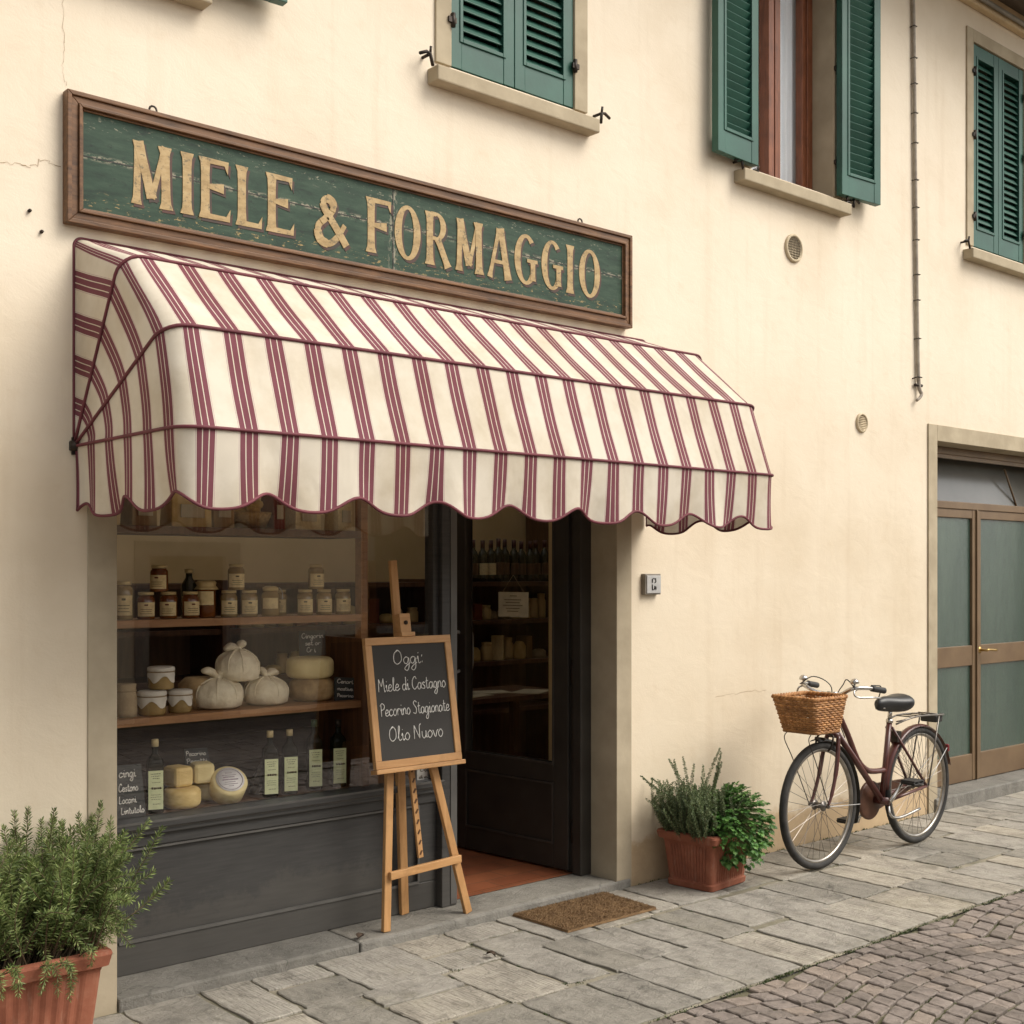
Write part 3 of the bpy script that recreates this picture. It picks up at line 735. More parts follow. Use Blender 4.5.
# --- shop front: stone band, riser, frame, glass
a, b, c, d = OP['shop']
sb = MB(); sb.box((a-.105, -.006, -.05), (a, .001, d)); sb.cut().box((b, -.006, -.05), (b+.105, .001, d)); sb.pieces('shopfront_surround', 'jamb', house, bevel=.002)
stp = MB(); stp.box((a+.002, -.018, -.05), (2.83, .25, .04)); stp.box((2.836, -.02, -.05), (b-.002+.09, -.002, .038)); stp.box((2.836, -.002, -.05), (b-.003, .25, .0385))
stp.build('doorstep', 'stepstone', house, bevel=.012)
PX = 3.40   # window / door post
sw = MB()
sw.box((a+.002, .225, .04), (PX, .29, .59)); sw.box((a+.002, .160, .588), (PX+.012, .29, .615)); sw.box((a+.002, .178, .562), (PX, .225, .588)); sw.box((a+.002, .20, .515), (PX, .225, .562))
sw.box((PX, .17, .04), (PX+.085, .30, d-.002)); sw.box((a+.002, .19, 2.30), (PX, .29, d-.002)); sw.box((PX-.03, .195, .615), (PX, .26, 2.30))
sw.box((a+.003, .205, .615), (a+.03, .26, 2.30))
sw.box((a+.002, .212, .04), (PX, .225, .16)); sw.box((PX-.10, .212, .16), (PX, .225, .515)); sw.box((a+.002, .212, .16), (a+.10, .225, .515))
SW = sw.build('shop_window', 'anthracite', house, bevel=.004)
tr = MB(); tr.box((a+.10, .206, .158), (PX-.10, .2135, .170)); tr.box((a+.10, .206, .503), (PX-.10, .2135, .512)); tr.box((PX-.108, .206, .17), (PX-.097, .2135, .503)); tr.box((a+.003, .158, .609), (PX, .1625, .6175)); tr.box((a+.003, .175, .581), (PX, .1795, .589))
tr.box((PX+.048, .166, .05), (PX+.083, .172, d-.01)); tr.build('moulding', 'trimgrey', SW)
g = MB(); g.quad((a+.03, .215, .615), (PX-.03, .215, .615), (PX-.03, .215, 2.30), (a+.03, .215, 2.30)); g.build('pane', 'glass', SW)
# door frame and the leaf standing open
df = MB(); df.box((b-.075, .17, .04), (b-.001, .23, d-.002)); df.box((b-.055, .23, .04), (b-.001, .30, d-.002)); df.box((PX+.085, .17, 2.33), (b-.075, .30, d-.002)); df.build('door_frame', 'doorblack', house, bevel=.004)
DH = Vector((b-.05, .265, 0)); DW = .84
dang = math.atan2(.85, -.075)
dm = Matrix.Translation(DH) @ Matrix.Rotation(dang, 4, 'Z')   # +x runs from the hinge to the free edge, face +y looks left
dl = MB()
zb, zt = .05, 2.32; gz0, gz1 = .575, 2.20
dl.box((0, -.022, zb), (.10, .022, zt), dm); dl.box((DW-.10, -.022, zb), (DW, .022, zt), dm)
dl.box((.10, -.021, zb), (DW-.10, .021, .17), dm); dl.box((.10, -.021, .48), (DW-.10, .021, gz0), dm); dl.box((.10, -.021, gz1), (DW-.10, .021, zt), dm); dl.box((.10, -.012, .17), (DW-.10, .012, .48), dm)
DL = dl.build('shop_door', 'doorblack', house, bevel=.004)
bd = MB()
for (u0, u1, z0, z1) in ((.10, DW-.10, .17, .48), (.095, DW-.095, gz0-.004, gz1)):
    for s in (1, -1):
        y0, y1 = sorted((.021*s, .027*s))
        bd.box((u0, y0, z0), (u1, y1, z0+.010), dm); bd.box((u0, y0, z1-.010), (u1, y1, z1), dm); bd.box((u0, y0, z0+.01), (u0+.010, y1, z1-.01), dm); bd.box((u1-.010, y0, z0+.01), (u1, y1, z1-.01), dm)
bd.build('bead', 'doortrim', DL)
dg = MB(); dg.add([dm @ Vector(p) for p in ((.10, 0, gz0), (DW-.10, 0, gz0), (DW-.10, 0, gz1), (.10, 0, gz1))], [(0, 1, 2, 3)]); dg.build('pane', 'doorglass', DL)
dh = MB()
for s in (1, -1):
    dh.tube(spline([dm @ Vector(p) for p in ((DW-.05, .02*s, 1.22), (DW-.05, .06*s, 1.225), (DW-.05, .075*s, 1.19), (DW-.05, .075*s, 1.05), (DW-.05, .06*s, 1.005), (DW-.05, .02*s, 1.01))], 5), .009, 8)
dh.build('handle', 'steel', DL)
hh = MB()
for z in (.25, 1.05, 2.0): hh.cut().tube([DH+Vector((.004, -.01, z-.06)), DH+Vector((.004, -.01, z+.06))], .013, 8)
hh.pieces('hinge', 'blackmetal', DL)
# --- shop interior
RX0, RX1, RY1, RZ = 1.2, 7.0, 3.05, 2.75
MB().quad((PX+.086, .2505, .0375), (b-.003, .2505, .0375), (b-.003, .30, .0375), (PX+.086, .30, .0375)).quad((RX0, .30, .0385), (RX1, .30, .0385), (RX1, RY1, .0385), (RX0, RY1, .0385)).build('shop_floor', 'terracotta_floor', house)
iw = MB(); iw.box((RX0, RY1, 0), (RX1, RY1+.1, RZ)); iw.cut().box((RX1, TH, 0), (RX1+.1, RY1, RZ)); iw.cut().box((4.60, TH+.001, .038), (4.86, .76, RZ)); iw.pieces('shop_inner_wall', 'roomwall', house)
il = MB(); il.box((RX0-.1, TH, 0), (RX0, RY1, RZ)); il.build('shop_panelling', 'roomwall', house)
def holed(x0, x1, y0, y1, z0, z1):
    h = MB()
    for lo, hi in (((x0, y0), (x1, WY0)), ((x0, WY1), (x1, y1)), ((x0, WY0), (WX0, WY1)), ((WX1, WY0), (x1, WY1))): h.box((lo[0], lo[1], z0), (hi[0], hi[1], z1))
    return h
holed(RX0, RX1, TH, RY1, RZ, RZ+.1).build('shop_ceiling', 'roomwall', house)
lw_ = MB(); lw_.box((WX0-.06, WY0-.06, RZ+.1), (WX0, WY1+.06, 7.35)); lw_.box((WX1, WY0-.06, RZ+.1), (WX1+.06, WY1+.06, 7.35)); lw_.box((WX0, WY0-.06, RZ+.1), (WX1, WY0, 7.35)); lw_.box((WX0, WY1, RZ+.1), (WX1, WY1+.06, 7.35)); lw_.build('added_light_shaft', 'white', house)  # walls of the added shaft, unseen, carrying daylight down to the shelves
# floor between upper rooms so that closed shutters look into darkness
holed(X0+.3, X1-.3, TH+.0, 7.8, 3.0, 3.1).build('upper_floor', 'darkroom', house)

holed(X0+.3, X1-.3, TH+.001, 7.8, 5.30, 5.42).build('attic_floor', 'darkroom', house)
# --- side door
a, b, c, d = OP['side']
surround(a, b, -.05, d, .105, house, .012, pieces=True)
MB().box((a-.04, -.03, -.05), (b+.04, .30, .085)).build('side_doorstep', 'stepstone', house, bevel=.01)
sd = MB(); y0, y1 = .17, .225
TZ0, TZ1 = 1.955, 2.035
m1, m2 = 8.115, 8.275
sd.box((a, y0, .086), (a+.05, y1, d-.04)); sd.box((a+.05, y0, TZ0+.03), (b, y1, TZ1)); sd.box((a, y0-.02, d-.05), (b, y1, d)); sd.box((b-.05, y0, .086), (b, y1, TZ0+.03))
# sidelight and leaf frames
def lite(x0, x1, fw=.05):
    sd.box((x0, y0+.006, .09), (x0+fw, y1-.006, TZ0+.03)); sd.box((x1-fw, y0+.006, .09), (x1, y1-.006, TZ0+.03))
    for z0, z1 in ((.09, .275), (.895, 1.035), (TZ0-.03, TZ0+.03)): sd.box((x0+fw, y0+.008, z0), (x1-fw, y1-.008, z1))
lite(a+.05, m1+.05); lite(m1+.058, 9.245, .06)
sd.box((m1+.045, y0-.006, .09), (m1+.066, y0+.004, TZ0+.03))
SDO = sd.build('side_door', 'bronze', house, bevel=.004)
g = MB()
for x0, x1 in ((a+.10, m1), (m1+.118, 9.185)):
    for z0, z1 in ((.275, .895), (1.035, TZ0-.03)): g.cut().box((x0-.01, .195, z0-.01), (x1+.01, .201, z1+.01))
g.pieces('pane', 'reeded', SDO)
tg = MB(); tg.add([(a+.05, .20, TZ1), (b-.05, .20, TZ1), (b-.05, .285, d-.06), (a+.05, .285, d-.06)], [(0, 1, 2, 3)]); tg.build('transom_pane', mat('tinted_transom', (.12, .115, .10), (.085, .082, .072), rough=.2, scale=1.5, bs=0, spec=.6), SDO)
tb = MB(); tb.box((a+.05, .16, d-.075), (b-.05, .19, d-.045)); tb.tube([(8.62, .20, d-.1), (8.80, .20, TZ1)], .008, 6); tb.build('transom_bar', 'bronze', SDO)
hd = MB(); hx = m1+.095; hd.tube(spline([(hx, .175, 1.0), (hx, .12, 1.0), (hx+.03, .115, 1.003), (hx+.13, .115, .995)], 5), .009, 8); hd.lathe([(.0, 0), (.022, 0), (.022, .008), (0, .008)], 16, Matrix.Translation((hx, .176, 1.0)) @ Matrix.Rotation(rad(90), 4, 'X'))
hd.build('handle', 'brass', SDO)
MB().box((a-.3, TH+.25, 0), (b+.3, TH+.28, 2.6)).build('hall_wall', 'darkroom', house)
# cracks in the plaster
def crack(pts, w=.0022):
    mb = MB(); q = []
    for i in range(len(pts)-1):
        A = Vector(pts[i]); B = Vector(pts[i+1])
        for k in range(7):
            p = A.lerp(B, k/7); q.append(p+Vector((R.gauss(0, .004), 0, R.gauss(0, .005))))
    q.append(Vector(pts[-1]))
    vs = []; 
    for i, p in enumerate(q):
        ww = w*R.uniform(.35, 1.1); n = Vector((0, 0, 1)) if abs(q[min(i+1, len(q)-1)].x-q[max(i-1, 0)].x) > abs(q[min(i+1, len(q)-1)].z-q[max(i-1, 0)].z) else Vector((1, 0, 0))
        vs += [(p-n*ww/2+Vector((0, -.0015, 0))), (p+n*ww/2+Vector((0, -.0015, 0)))]
    mb.add(vs, [(2*i, 2*i+2, 2*i+3, 2*i+1) for i in range(len(q)-1)]); mb.build('crack', 'crack', house)
crack([at(-20, 156), at(12, 163), at(30, 167), at(44, 160), at(60, 166)]); crack([at(64, -10), at(65, 40), at(62, 70), at(66, 86)], .0012)
crack([at(715, 698), at(740, 692), at(766, 690)], .0016)
nl = MB()
for px, py in ((29, 211), (41, 232)): p = at(px, py); nl.cut().tube([p+Vector((0, .005, 0)), p+Vector((0, -.012, 0))], .006, 6)
nl.pieces('nail', 'blackmetal', house)

# ================================================================== HOUSE ACROSS THE STREET (seen in the shop glass)
opp = thing('facing_house', 'plain beige house across the street, seen as reflection in the shop window', 'house', (4, -7.5, 0))
OY = -7.5
ow = MB(); holes = [(5.57, 6.45, -.05, 1.72), (1.6, 2.6, .9, 2.1), (8.4, 9.4, .9, 2.1)]
xs = sorted({-12, 16} | {v for h in holes for v in h[:2]}); zs = sorted({-.05, 2.5} | {v for h in holes for v in h[2:]})
for i in range(len(xs)-1):
    for j in range(len(zs)-1):
        mx, mz = (xs[i]+xs[i+1])/2, (zs[j]+zs[j+1])/2
        if any(p < mx < q and r < mz < s for p, q, r, s in holes): continue
        ow.quad((xs[i+1], OY, zs[j]), (xs[i], OY, zs[j]), (xs[i], OY, zs[j+1]), (xs[i+1], OY, zs[j+1]))
ow.box((-12, OY-6, -.05), (16, OY-5.8, 2.5)); ow.box((-12, OY-5.8, -.05), (-11.8, OY-.001, 2.5)); ow.box((15.8, OY-5.8, -.05), (16, OY-.001, 2.5))
ow.build('wall', 'oppwall', opp)
os_ = MB()
for p, q, r, s in holes:
    os_.cut().box((p-.15, OY-.05, r), (p, OY+.03, s+.15)); os_.cut().box((q, OY-.05, r), (q+.17, OY+.03, s+.15)); os_.cut().box((p, OY-.05, s), (q, OY+.03, s+.15))
    if r > 0: os_.cut().box((p-.2, OY-.05, r-.1), (q+.2, OY+.08, r))
os_.pieces('surround', 'oppstone', opp)
ob = MB(); ob.box((-11, OY-.5, 0), (15, OY-.45, 3)); ob.build('room_backdrop', 'darkroom', opp)
orf = MB(); orf.add([(-12.3, OY+.3, 2.53), (16.3, OY+.3, 2.53), (16.3, OY-3, 3.3), (-12.3, OY-3, 3.3), (-12.3, OY-6.4, 2.53), (16.3, OY-6.4, 2.53)], [(0, 1, 2, 3), (3, 2, 5, 4)]); orf.build('roof', 'tile', opp)

# ================================================================== SIGN
sg = thing('shop_sign', 'long weathered green wooden sign with gold lettering above the striped awning', 'sign', (3.02, -.03, 2.98))
sx0, sx1, sz0, sz1 = 1.617, 4.413, 2.745, 3.199
MB().box((sx0+.02, -.030, sz0+.02), (sx1-.02, -.004, sz1-.02)).build('panel', 'signgreen', sg)
def frame(x0, x1, z0, z1):
    fr = MB(); lay = [(0, .016, -.048, -.002), (.016, .040, -.040, -.002), (.040, .052, -.050, -.002), (.052, .060, -.036, -.031)]
    for i0, i1, ya, yb in lay:
        o = [(x0+i0, z0+i0), (x1-i0, z0+i0), (x1-i0, z1-i0), (x0+i0, z1-i0)]; n = [(x0+i1, z0+i1), (x1-i1, z0+i1), (x1-i1, z1-i1), (x0+i1, z1-i1)]
        for k in range(4):
            A, B, C, D = o[k], o[(k+1) % 4], n[(k+1) % 4], n[k]
            vs = [(p[0], y, p[1]) for y in (ya, yb) for p in (A, B, C, D)]
            fr.add(vs, [(0, 1, 2, 3), (7, 6, 5, 4), (1, 0, 4, 5), (2, 1, 5, 6), (3, 2, 6, 7), (0, 3, 7, 4)])
    return fr
frame(sx0, sx1, sz0, sz1).build('frame', 'signframe', sg, bevel=.003)
jt = MB(); jt.box((sx0+.062, -.0308, 2.985), (sx1-.062, -.0298, 2.9885)); jt.box((2.985, -.0312, sz0+.06), (2.989, -.0302, sz1-.06)); jt.build('board_joint', 'grille', sg)
# letters: flared strokes, each stroke a hair above the last so that none share a plane
LZ0, LZ1 = 2.858, 3.083; LH = LZ1-LZ0
lt = MB(); lsh = MB(); cnt = [0]
def put(poly):
    e = (cnt[0] % 9)*.00022; cnt[0] += 1
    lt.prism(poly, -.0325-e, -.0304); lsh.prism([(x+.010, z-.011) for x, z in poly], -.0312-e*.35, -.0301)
def stem_(x0, z0, x1, z1, w, f=1.55):
    """tapered stroke with flared ends"""
    A = Vector((x0, z0)); B = Vector((x1, z1)); t = (B-A).normalized(); n = Vector((t.y, -t.x)); L = (B-A).length
    pr = [(0, f), (.035, f*.93), (.10, 1.12), (.25, 1), (.75, 1), (.90, 1.12), (.965, f*.93), (1, f)]
    l = [A+t*L*s-n*w/2*k for s, k in pr]; r = [A+t*L*s+n*w/2*k for s, k in pr]
    put([tuple(p) for p in r]+[tuple(p) for p in l[::-1]])
def ring(cx, cz, rx, rz, w, a0=0, a1=360, thin=.45):
    n = max(10, int(abs(a1-a0)/9)); pts = []
    for i in range(n):
        b0 = rad(a0+(a1-a0)*i/n); b1 = rad(a0+(a1-a0)*(i+1)/n)
        def io(b): return (cx+rx*math.cos(b), cz+rz*math.sin(b)), (cx+(rx-w)*math.cos(b), cz+(rz-w*thin)*math.sin(b))
        o0, i0 = io(b0); o1, i1 = io(b1)
        q = [o0, o1, i1, i0]
        if a1 < a0: q = q[::-1]
        pts.append(q)
    for q in pts:
        lt.prism(q, -.0325, -.0304); lsh.prism([(x+.010, z-.011) for x, z in q], -.0312, -.0301)
sw_ = .034
def L_M(x0, x1):
    w = x1-x0; stem_(x0+.018, LZ0, x0+.024, LZ1, .026); stem_(x1-.020, LZ0, x1-.026, LZ1, sw_); stem_(x0+.024, LZ1, x0+w*.5, LZ0+.03, sw_, 1.2); stem_(x1-.026, LZ1, x0+w*.5, LZ0+.03, .02, 1.2)
def L_I(x0, x1): c_ = (x0+x1)/2; stem_(c_, LZ0, c_, LZ1, sw_)
def arm(x0, x1, z, up):
    put([(x0, z-.010), (x1-.014, z-.009), (x1, z-.009-(.03 if up < 0 else .0)), (x1+.003, z+.009+(.03 if up > 0 else 0)), (x1-.014, z+.009), (x0, z+.010)] if up else [(x0, z-.008), (x1, z-.018), (x1, z+.018), (x0, z+.008)])
def L_E(x0, x1): stem_(x0+.022, LZ0, x0+.022, LZ1, sw_); arm(x0+.03, x1, LZ0+.010, 1); arm(x0+.03, x1-.008, LZ1-.010, -1); arm(x0+.03, x1-.025, (LZ0+LZ1)/2+.008, 0)
def L_L(x0, x1): stem_(x0+.022, LZ0, x0+.022, LZ1, sw_); arm(x0+.03, x1, LZ0+.010, 1)
def L_F(x0, x1): stem_(x0+.022, LZ0, x0+.022, LZ1, sw_); arm(x0+.03, x1, LZ1-.010, -1); arm(x0+.03, x1-.02, (LZ0+LZ1)/2+.002, 0)
def L_O(x0, x1): ring((x0+x1)/2, (LZ0+LZ1)/2, (x1-x0)/2, LH/2+.002, .036)
def L_R(x0, x1):
    stem_(x0+.022, LZ0, x0+.022, LZ1, sw_); zc = LZ1-.058; ring(x0+.055, zc, x1-.022-x0-.055, .060, .030, -90, 90); put([(x0+.03, LZ1-.016), (x0+.056, LZ1-.016), (x0+.056, LZ1+.002), (x0+.03, LZ1+.002)]); put([(x0+.03, zc-.060), (x0+.056, zc-.060), (x0+.056, zc-.044), (x0+.03, zc-.044)])
    stem_(x0+.062, zc-.048, x1-.012, LZ0, .030, 1.35)
def L_A(x0, x1):
    m_ = (x0+x1)/2; stem_(x0+.012, LZ0, m_-.004, LZ1-.004, .02); stem_(x1-.020, LZ0, m_+.004, LZ1, sw_, 1.3); put([(x0+.03, LZ0+.066), (x1-.04, LZ0+.066), (x1-.04, LZ0+.082), (x0+.03, LZ0+.082)])
def L_G(x0, x1):
    cx, cz, rx, rz = (x0+x1)/2+.004, (LZ0+LZ1)/2, (x1-x0)/2+.004, LH/2+.002
    ring(cx, cz, rx, rz, .036, 48, 318); stem_(x1-.020, LZ0+.02, x1-.020, cz-.002, .028, 1.3); put([(x1-.055, cz-.012), (x1+.008, cz-.012), (x1+.008, cz+.004), (x1-.055, cz+.004)])
def L_amp(x0, x1):
    z0 = LZ0; h = LH*.80
    pts = [(.98, .02), (.62, .40), (.22, .80), (.32, .98), (.52, .92), (.52, .74), (.30, .55), (.05, .34), (.10, .08), (.40, 0), (.70, .18), (.92, .46)]
    q = spline([(x0+(x1-x0)*p[0], 0, z0+h*p[1]) for p in pts], 6)
    for i in range(len(q)-1):
        A, B = Vector((q[i].x, q[i].z)), Vector((q[i+1].x, q[i+1].z)); t = (B-A).normalized(); n = Vector((t.y, -t.x)); w = .013 if .2 < i/len(q) < .9 else .010
        w = w+.006*abs(t.x-t.y)*.7 if t.x*t.y < 0 else w
        A = A-t*.002; B = B+t*.002
        put([tuple(A+n*w), tuple(B+n*w), tuple(B-n*w), tuple(A-n*w)][::-1])
for fn, x0, x1 in ((L_M, 1.852, 2.003), (L_I, 2.041, 2.086), (L_E, 2.114, 2.236), (L_L, 2.265, 2.371), (L_E, 2.393, 2.511), (L_amp, 2.616, 2.757), (L_F, 2.854, 2.973), (L_O, 2.994, 3.128), (L_R, 3.155, 3.287), (L_M, 3.317, 3.469), (L_A, 3.498, 3.638), (L_G, 3.656, 3.787), (L_G, 3.821, 3.948), (L_I, 3.98, 4.026), (L_O, 4.062, 4.202)):
    lt.__init__(); lsh.__init__(); fn(x0, x1)
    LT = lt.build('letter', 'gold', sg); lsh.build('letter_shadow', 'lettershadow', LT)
hk = MB()
for px, py in ((153, 104), (580, 218)):
    p = at(px, py, -.02); p.z = sz1+.012
    hk.cut().tube([p+Vector((.014*math.cos(t*PI/5), 0, .014*math.sin(t*PI/5))) for t in range(10)], .004, 6, closed=True); hk.tube([p+Vector((0, 0, -.016)), p+Vector((0, .02, -.012))], .005, 6)
hk.pieces('hanging_ring', 'blackmetal', sg)

# ================================================================== AWNING
aw = thing('striped_awning', 'cream and burgundy striped canvas awning with scalloped valance over the shopfront', 'awning', (3.1, 0, 2.0))
ax0, ax1, PZ = 1.66, 4.56, 1.985; rc = .085
hoops = [(rad(90), .72, .03), (rad(57), .705, .075), (rad(24.5), .775, .085), (rad(0), .815, .085)]
def hoop_path(ang, Rr, sag=0, rcc=rc, nx=60):
    """(point, u) along a bent hoop: out along the left arm, round the corner, across, and back"""
    P_ = []
    def pt(x, dd): return Vector((x, -dd*math.cos(ang), PZ+dd*math.sin(ang)))
    uL = lambda dd: dd+.867
    for i in range(11): dd = .012+(Rr-rcc-.012)*i/10; P_.append((pt(ax0, dd), uL(dd)))
    for i in range(1, 7):
        t = (PI/2)*i/6; x = ax0+rcc*(1-math.cos(t)); dd = Rr-rcc+rcc*math.sin(t); ua = uL(Rr-rcc); P_.append((pt(x, dd), ua+(ax0+rcc-ua)*i/6))
    for i in range(1, nx): x = ax0+rcc+(ax1-ax0-2*rcc)*i/nx; P_.append((pt(x, Rr), x))
    xr = ax1-rcc; ub = ax1+.867*0
    for i in range(0, 7):
        t = (PI/2)*i/6; x = xr+rcc*math.sin(t); dd = Rr-rcc+rcc*math.cos(t); P_.append((pt(x, dd), xr+(rcc*1.7)*i/6))
    for i in range(1, 11): dd = Rr-rcc+(.012-Rr+rcc)*i/10; P_.append((pt(ax1, dd), xr+rcc*1.7+(Rr-rcc-dd)))
    return P_
paths = [hoop_path(*h[:2], rcc=max(h[2], .03)) for h in hoops]
cn = MB(); NS = 9
for s in range(3):
    A, B = paths[s], paths[s+1]; n = len(A); vs = []; uv = []
    for j in range(NS+1):
        t = j/NS
        for i in range(n):
            p = A[i][0].lerp(B[i][0], t); u = A[i][1]*(1-t)+B[i][1]*t
            # canvas hangs slightly inwards between the hoops, more loosely on the front
            piv = Vector((p.x, 0, PZ)); k = math.sin(PI*t)*.003*min(1, (p-piv).length/.6)
            wob = .0015*math.sin(p.x*9+s*2)+.0018*math.sin(p.x*23+t*4)+.002*math.sin(p.x*41+s)
            dirv = (piv-p).normalized()
            frontness = 1.0 if ax0+.02 < p.x < ax1-.02 else .5
            p = p+dirv*(k*frontness+wob*math.sin(PI*t))
            if not (ax0+.02 < p.x < ax1-.02): p.x += (.006 if p.x < 3 else -.006)*math.sin(PI*t)
            vs.append(p); uv.append((u, t))
    fs = [(j*n+i, j*n+i+1, (j+1)*n+i+1, (j+1)*n+i) for j in range(NS) for i in range(n-1)]
    cn.add(vs, fs, uv, smooth=True)
cn.build('canopy', 'canvas', aw)
# valance
def dense(path, step=.011):
    out = []
    for i in range(len(path)-1):
        (a_, ua), (b_, ub) = path[i], path[i+1]; n = max(1, int((b_-a_).length/step))
        for k in range(n): out.append((a_.lerp(b_, k/n), ua+(ub-ua)*k/n))
    out.append(path[-1]); return out
vp = dense(paths[3]); s_acc = 0; vs = []; uv = []; NV = 10; bot = []; arcl = [0]
for i in range(1, len(vp)): arcl.append(arcl[-1]+(vp[i][0]-vp[i-1][0]).length)
# arc length where the straight front begins so that scallop crests fall where they do on the photo
s0 = next(l for l, q in zip(arcl, vp) if q[0].x > ax0+rc and q[0].y < -.7); x_s0 = ax0+rc
def outward(i):
    a_ = vp[max(0, i-1)][0]; b_ = vp[min(len(vp)-1, i+1)][0]; t = (b_-a_).normalized(); return Vector((t.y, -t.x, 0)).normalized()
for i, (p, u) in enumerate(vp):
    xs_ = x_s0+(arcl[i]-s0)                      # unrolled coordinate
    ph = 2*PI*(xs_-1.955)/.3355
    cs = math.cos(ph); cs = cs*.85+.15*math.cos(2*ph)+.0
    drop = .222-.031*cs
    if p.y > -.35: drop += .012*(1+p.y/.35)
    n_ = outward(i)
    for j in range(NV+1):
        t = j/NV
        w = (.010*math.sin(xs_*14+1)+.006*math.sin(xs_*31))*t*t + .006*math.sin(xs_*23+2)*t - .012*t
        q = p+n_*w+Vector((0, 0, -drop*t)); vs.append(q); uv.append((u, t))
        if j == NV: bot.append(q)
n = NV+1
fs = [(i*n+j, i*n+j+1, (i+1)*n+j+1, (i+1)*n+j) for i in range(len(vp)-1) for j in range(NV)]
va = MB().add(vs, fs, uv, smooth=True).build('valance', 'canvas', aw)
bn = MB(); bn.tube(bot, .0055, 6); bn.tube([vs[j] for j in range(n)], .004, 6); bn.tube([vs[(len(vp)-1)*n+j] for j in range(n)], .004, 6); bn.build('binding', 'piping', va)
pp = MB()
for k in range(4): pp.cut().tube([Vector(((q[0].x-3.11)*1.002+3.11, q[0].y, q[0].z))+(q[0]-Vector((q[0].x, 0, PZ))).normalized()*.003 for q in paths[k]], .006 if k else .005, 6)
pp.pieces('piping', 'piping', aw)
hf = MB()
for k in range(1, 4):
    hf.cut().tube([Vector(((q[0].x-3.11)*.985+3.11, q[0].y, q[0].z))-(q[0]-Vector((q[0].x, 0, PZ))).normalized()*.018 for q in paths[k][2:-2]], .009, 6)
for x in (ax0, ax1): hf.cut().lathe([(.0, -.02), (.018, -.02), (.018, .02), (0, .02)], 12, Matrix.Translation((x, -.012, PZ)) @ Matrix.Rotation(rad(90), 4, 'Y')); hf.box((x-.012, -.010, PZ-.03), (x+.012, .001, PZ+.03))
hf.pieces('hoop_frame', 'blackmetal', aw)

# ================================================================== WALL FITTINGS
cb = thing('wall_cable', 'thin grey conduit cable running down the plaster wall between two upper windows', 'cable', (7.05, 0, 4))
q = [(7.00, -.016, 5.34), (7.02, -.016, 5.15), (7.032, -.017, 4.6), (7.045, -.016, 4.0), (7.06, -.016, 3.4), (7.075, -.016, 2.9), (7.08, -.018, 2.76)]
mb = MB(); mb.tube(spline(q, 6), .0125, 8); mb.tube(spline([(7.08, -.018, 2.77), (7.085, -.022, 2.71), (7.095, -.03, 2.68), (7.075, -.03, 2.655), (7.045, -.025, 2.635)], 5), [.012]*8+[.010]*9, 8); mb.build('cable', 'cable', cb)
cl = MB(); z = 5.2
while z > 2.8:
    x = 7.08-.06*((z-2.8)/2.4); cl.cut().tube([(x-.018, .002, z), (x-.016, -.03, z+.003), (x+.016, -.03, z+.005), (x+.018, .002, z+.003)], .0028, 5); z -= R.uniform(.15, .26)
cl.cut().tube([(7.035, .0, 2.775), (7.05, -.03, 2.785), (7.10, -.03, 2.785)], .004, 5); cl.cut().tube([(7.04, -.015, 2.735), (7.115, -.02, 2.735)], .010, 6); cl.pieces('clip', 'blackmetal', cb)
def vent(px, py, r, label, dark):
    p = at(px, py); t = thing('wall_vent', label, 'vent', p)
    mtx = Matrix.Translation(p) @ Matrix.Rotation(rad(90), 4, 'X')
    m_ = MB(); m_.lathe([(r, -.002), (r, .010), (r*.92, .016), (r*.82, .014), (r*.80, .004)], 32, mtx); m_.build('rim', 'ventplaster', t)
    m_ = MB(); m_.lathe([(0, .003), (r*.81, .003)], 32, mtx); m_.build('backing', 'ventdark' if dark else 'ventplaster', t)
    m_ = MB(); k = -.8
    while k < .81:
        h = r*.8*math.sqrt(max(0, 1-k*k)); z = p.z+r*.82*k
        if h > .005: m_.tube([(p.x-h, -.006, z), (p.x+h, -.006, z)], .0016 if dark else .004, 5); 
        if dark and h > .005: m_.tube([(p.x+r*.82*k, -.008, p.z-h), (p.x+r*.82*k, -.008, p.z+h)], .0016, 5)
        k += .22
    m_.build('grille', 'ventwire' if dark else 'ventplaster', t)
vent(793, 248.5, .080, 'round dark meshed wall vent below the open shuttered window', True); vent(861, 423, .058, 'small cream painted round vent low on the wall above the bicycle', False)
bp = thing('bell_plate', 'square brushed steel doorbell plate on the wall right of the shop door', 'doorbell', (4.58, 0, 1.49))
MB().box((4.525, -.028, 1.437), (4.640, .0, 1.541)).build('housing', 'gutter', bp, bevel=.003)
MB().box((4.534, -.032, 1.444), (4.637, -.0285, 1.532)).build('faceplate', 'steel', bp, bevel=.002)
en = MB(); place = lambda u, v: Vector((4.572+u, -.033, 1.462+v))
def seg(pts, r=.0032): en.tube([place(*p) for p in pts], r, 5)
seg([(.0, .034), (0, .052), (.010, .056)]); seg([(.016, .054), (.024, .055), (.026, .040), (.018, .034)]); seg([(0, .026), (0, 0), (.010, 0)]); seg([(.016, 0), (.018, .018), (.026, .014), (.026, 0)])
en.build('engraved_mark', 'grille', bp)

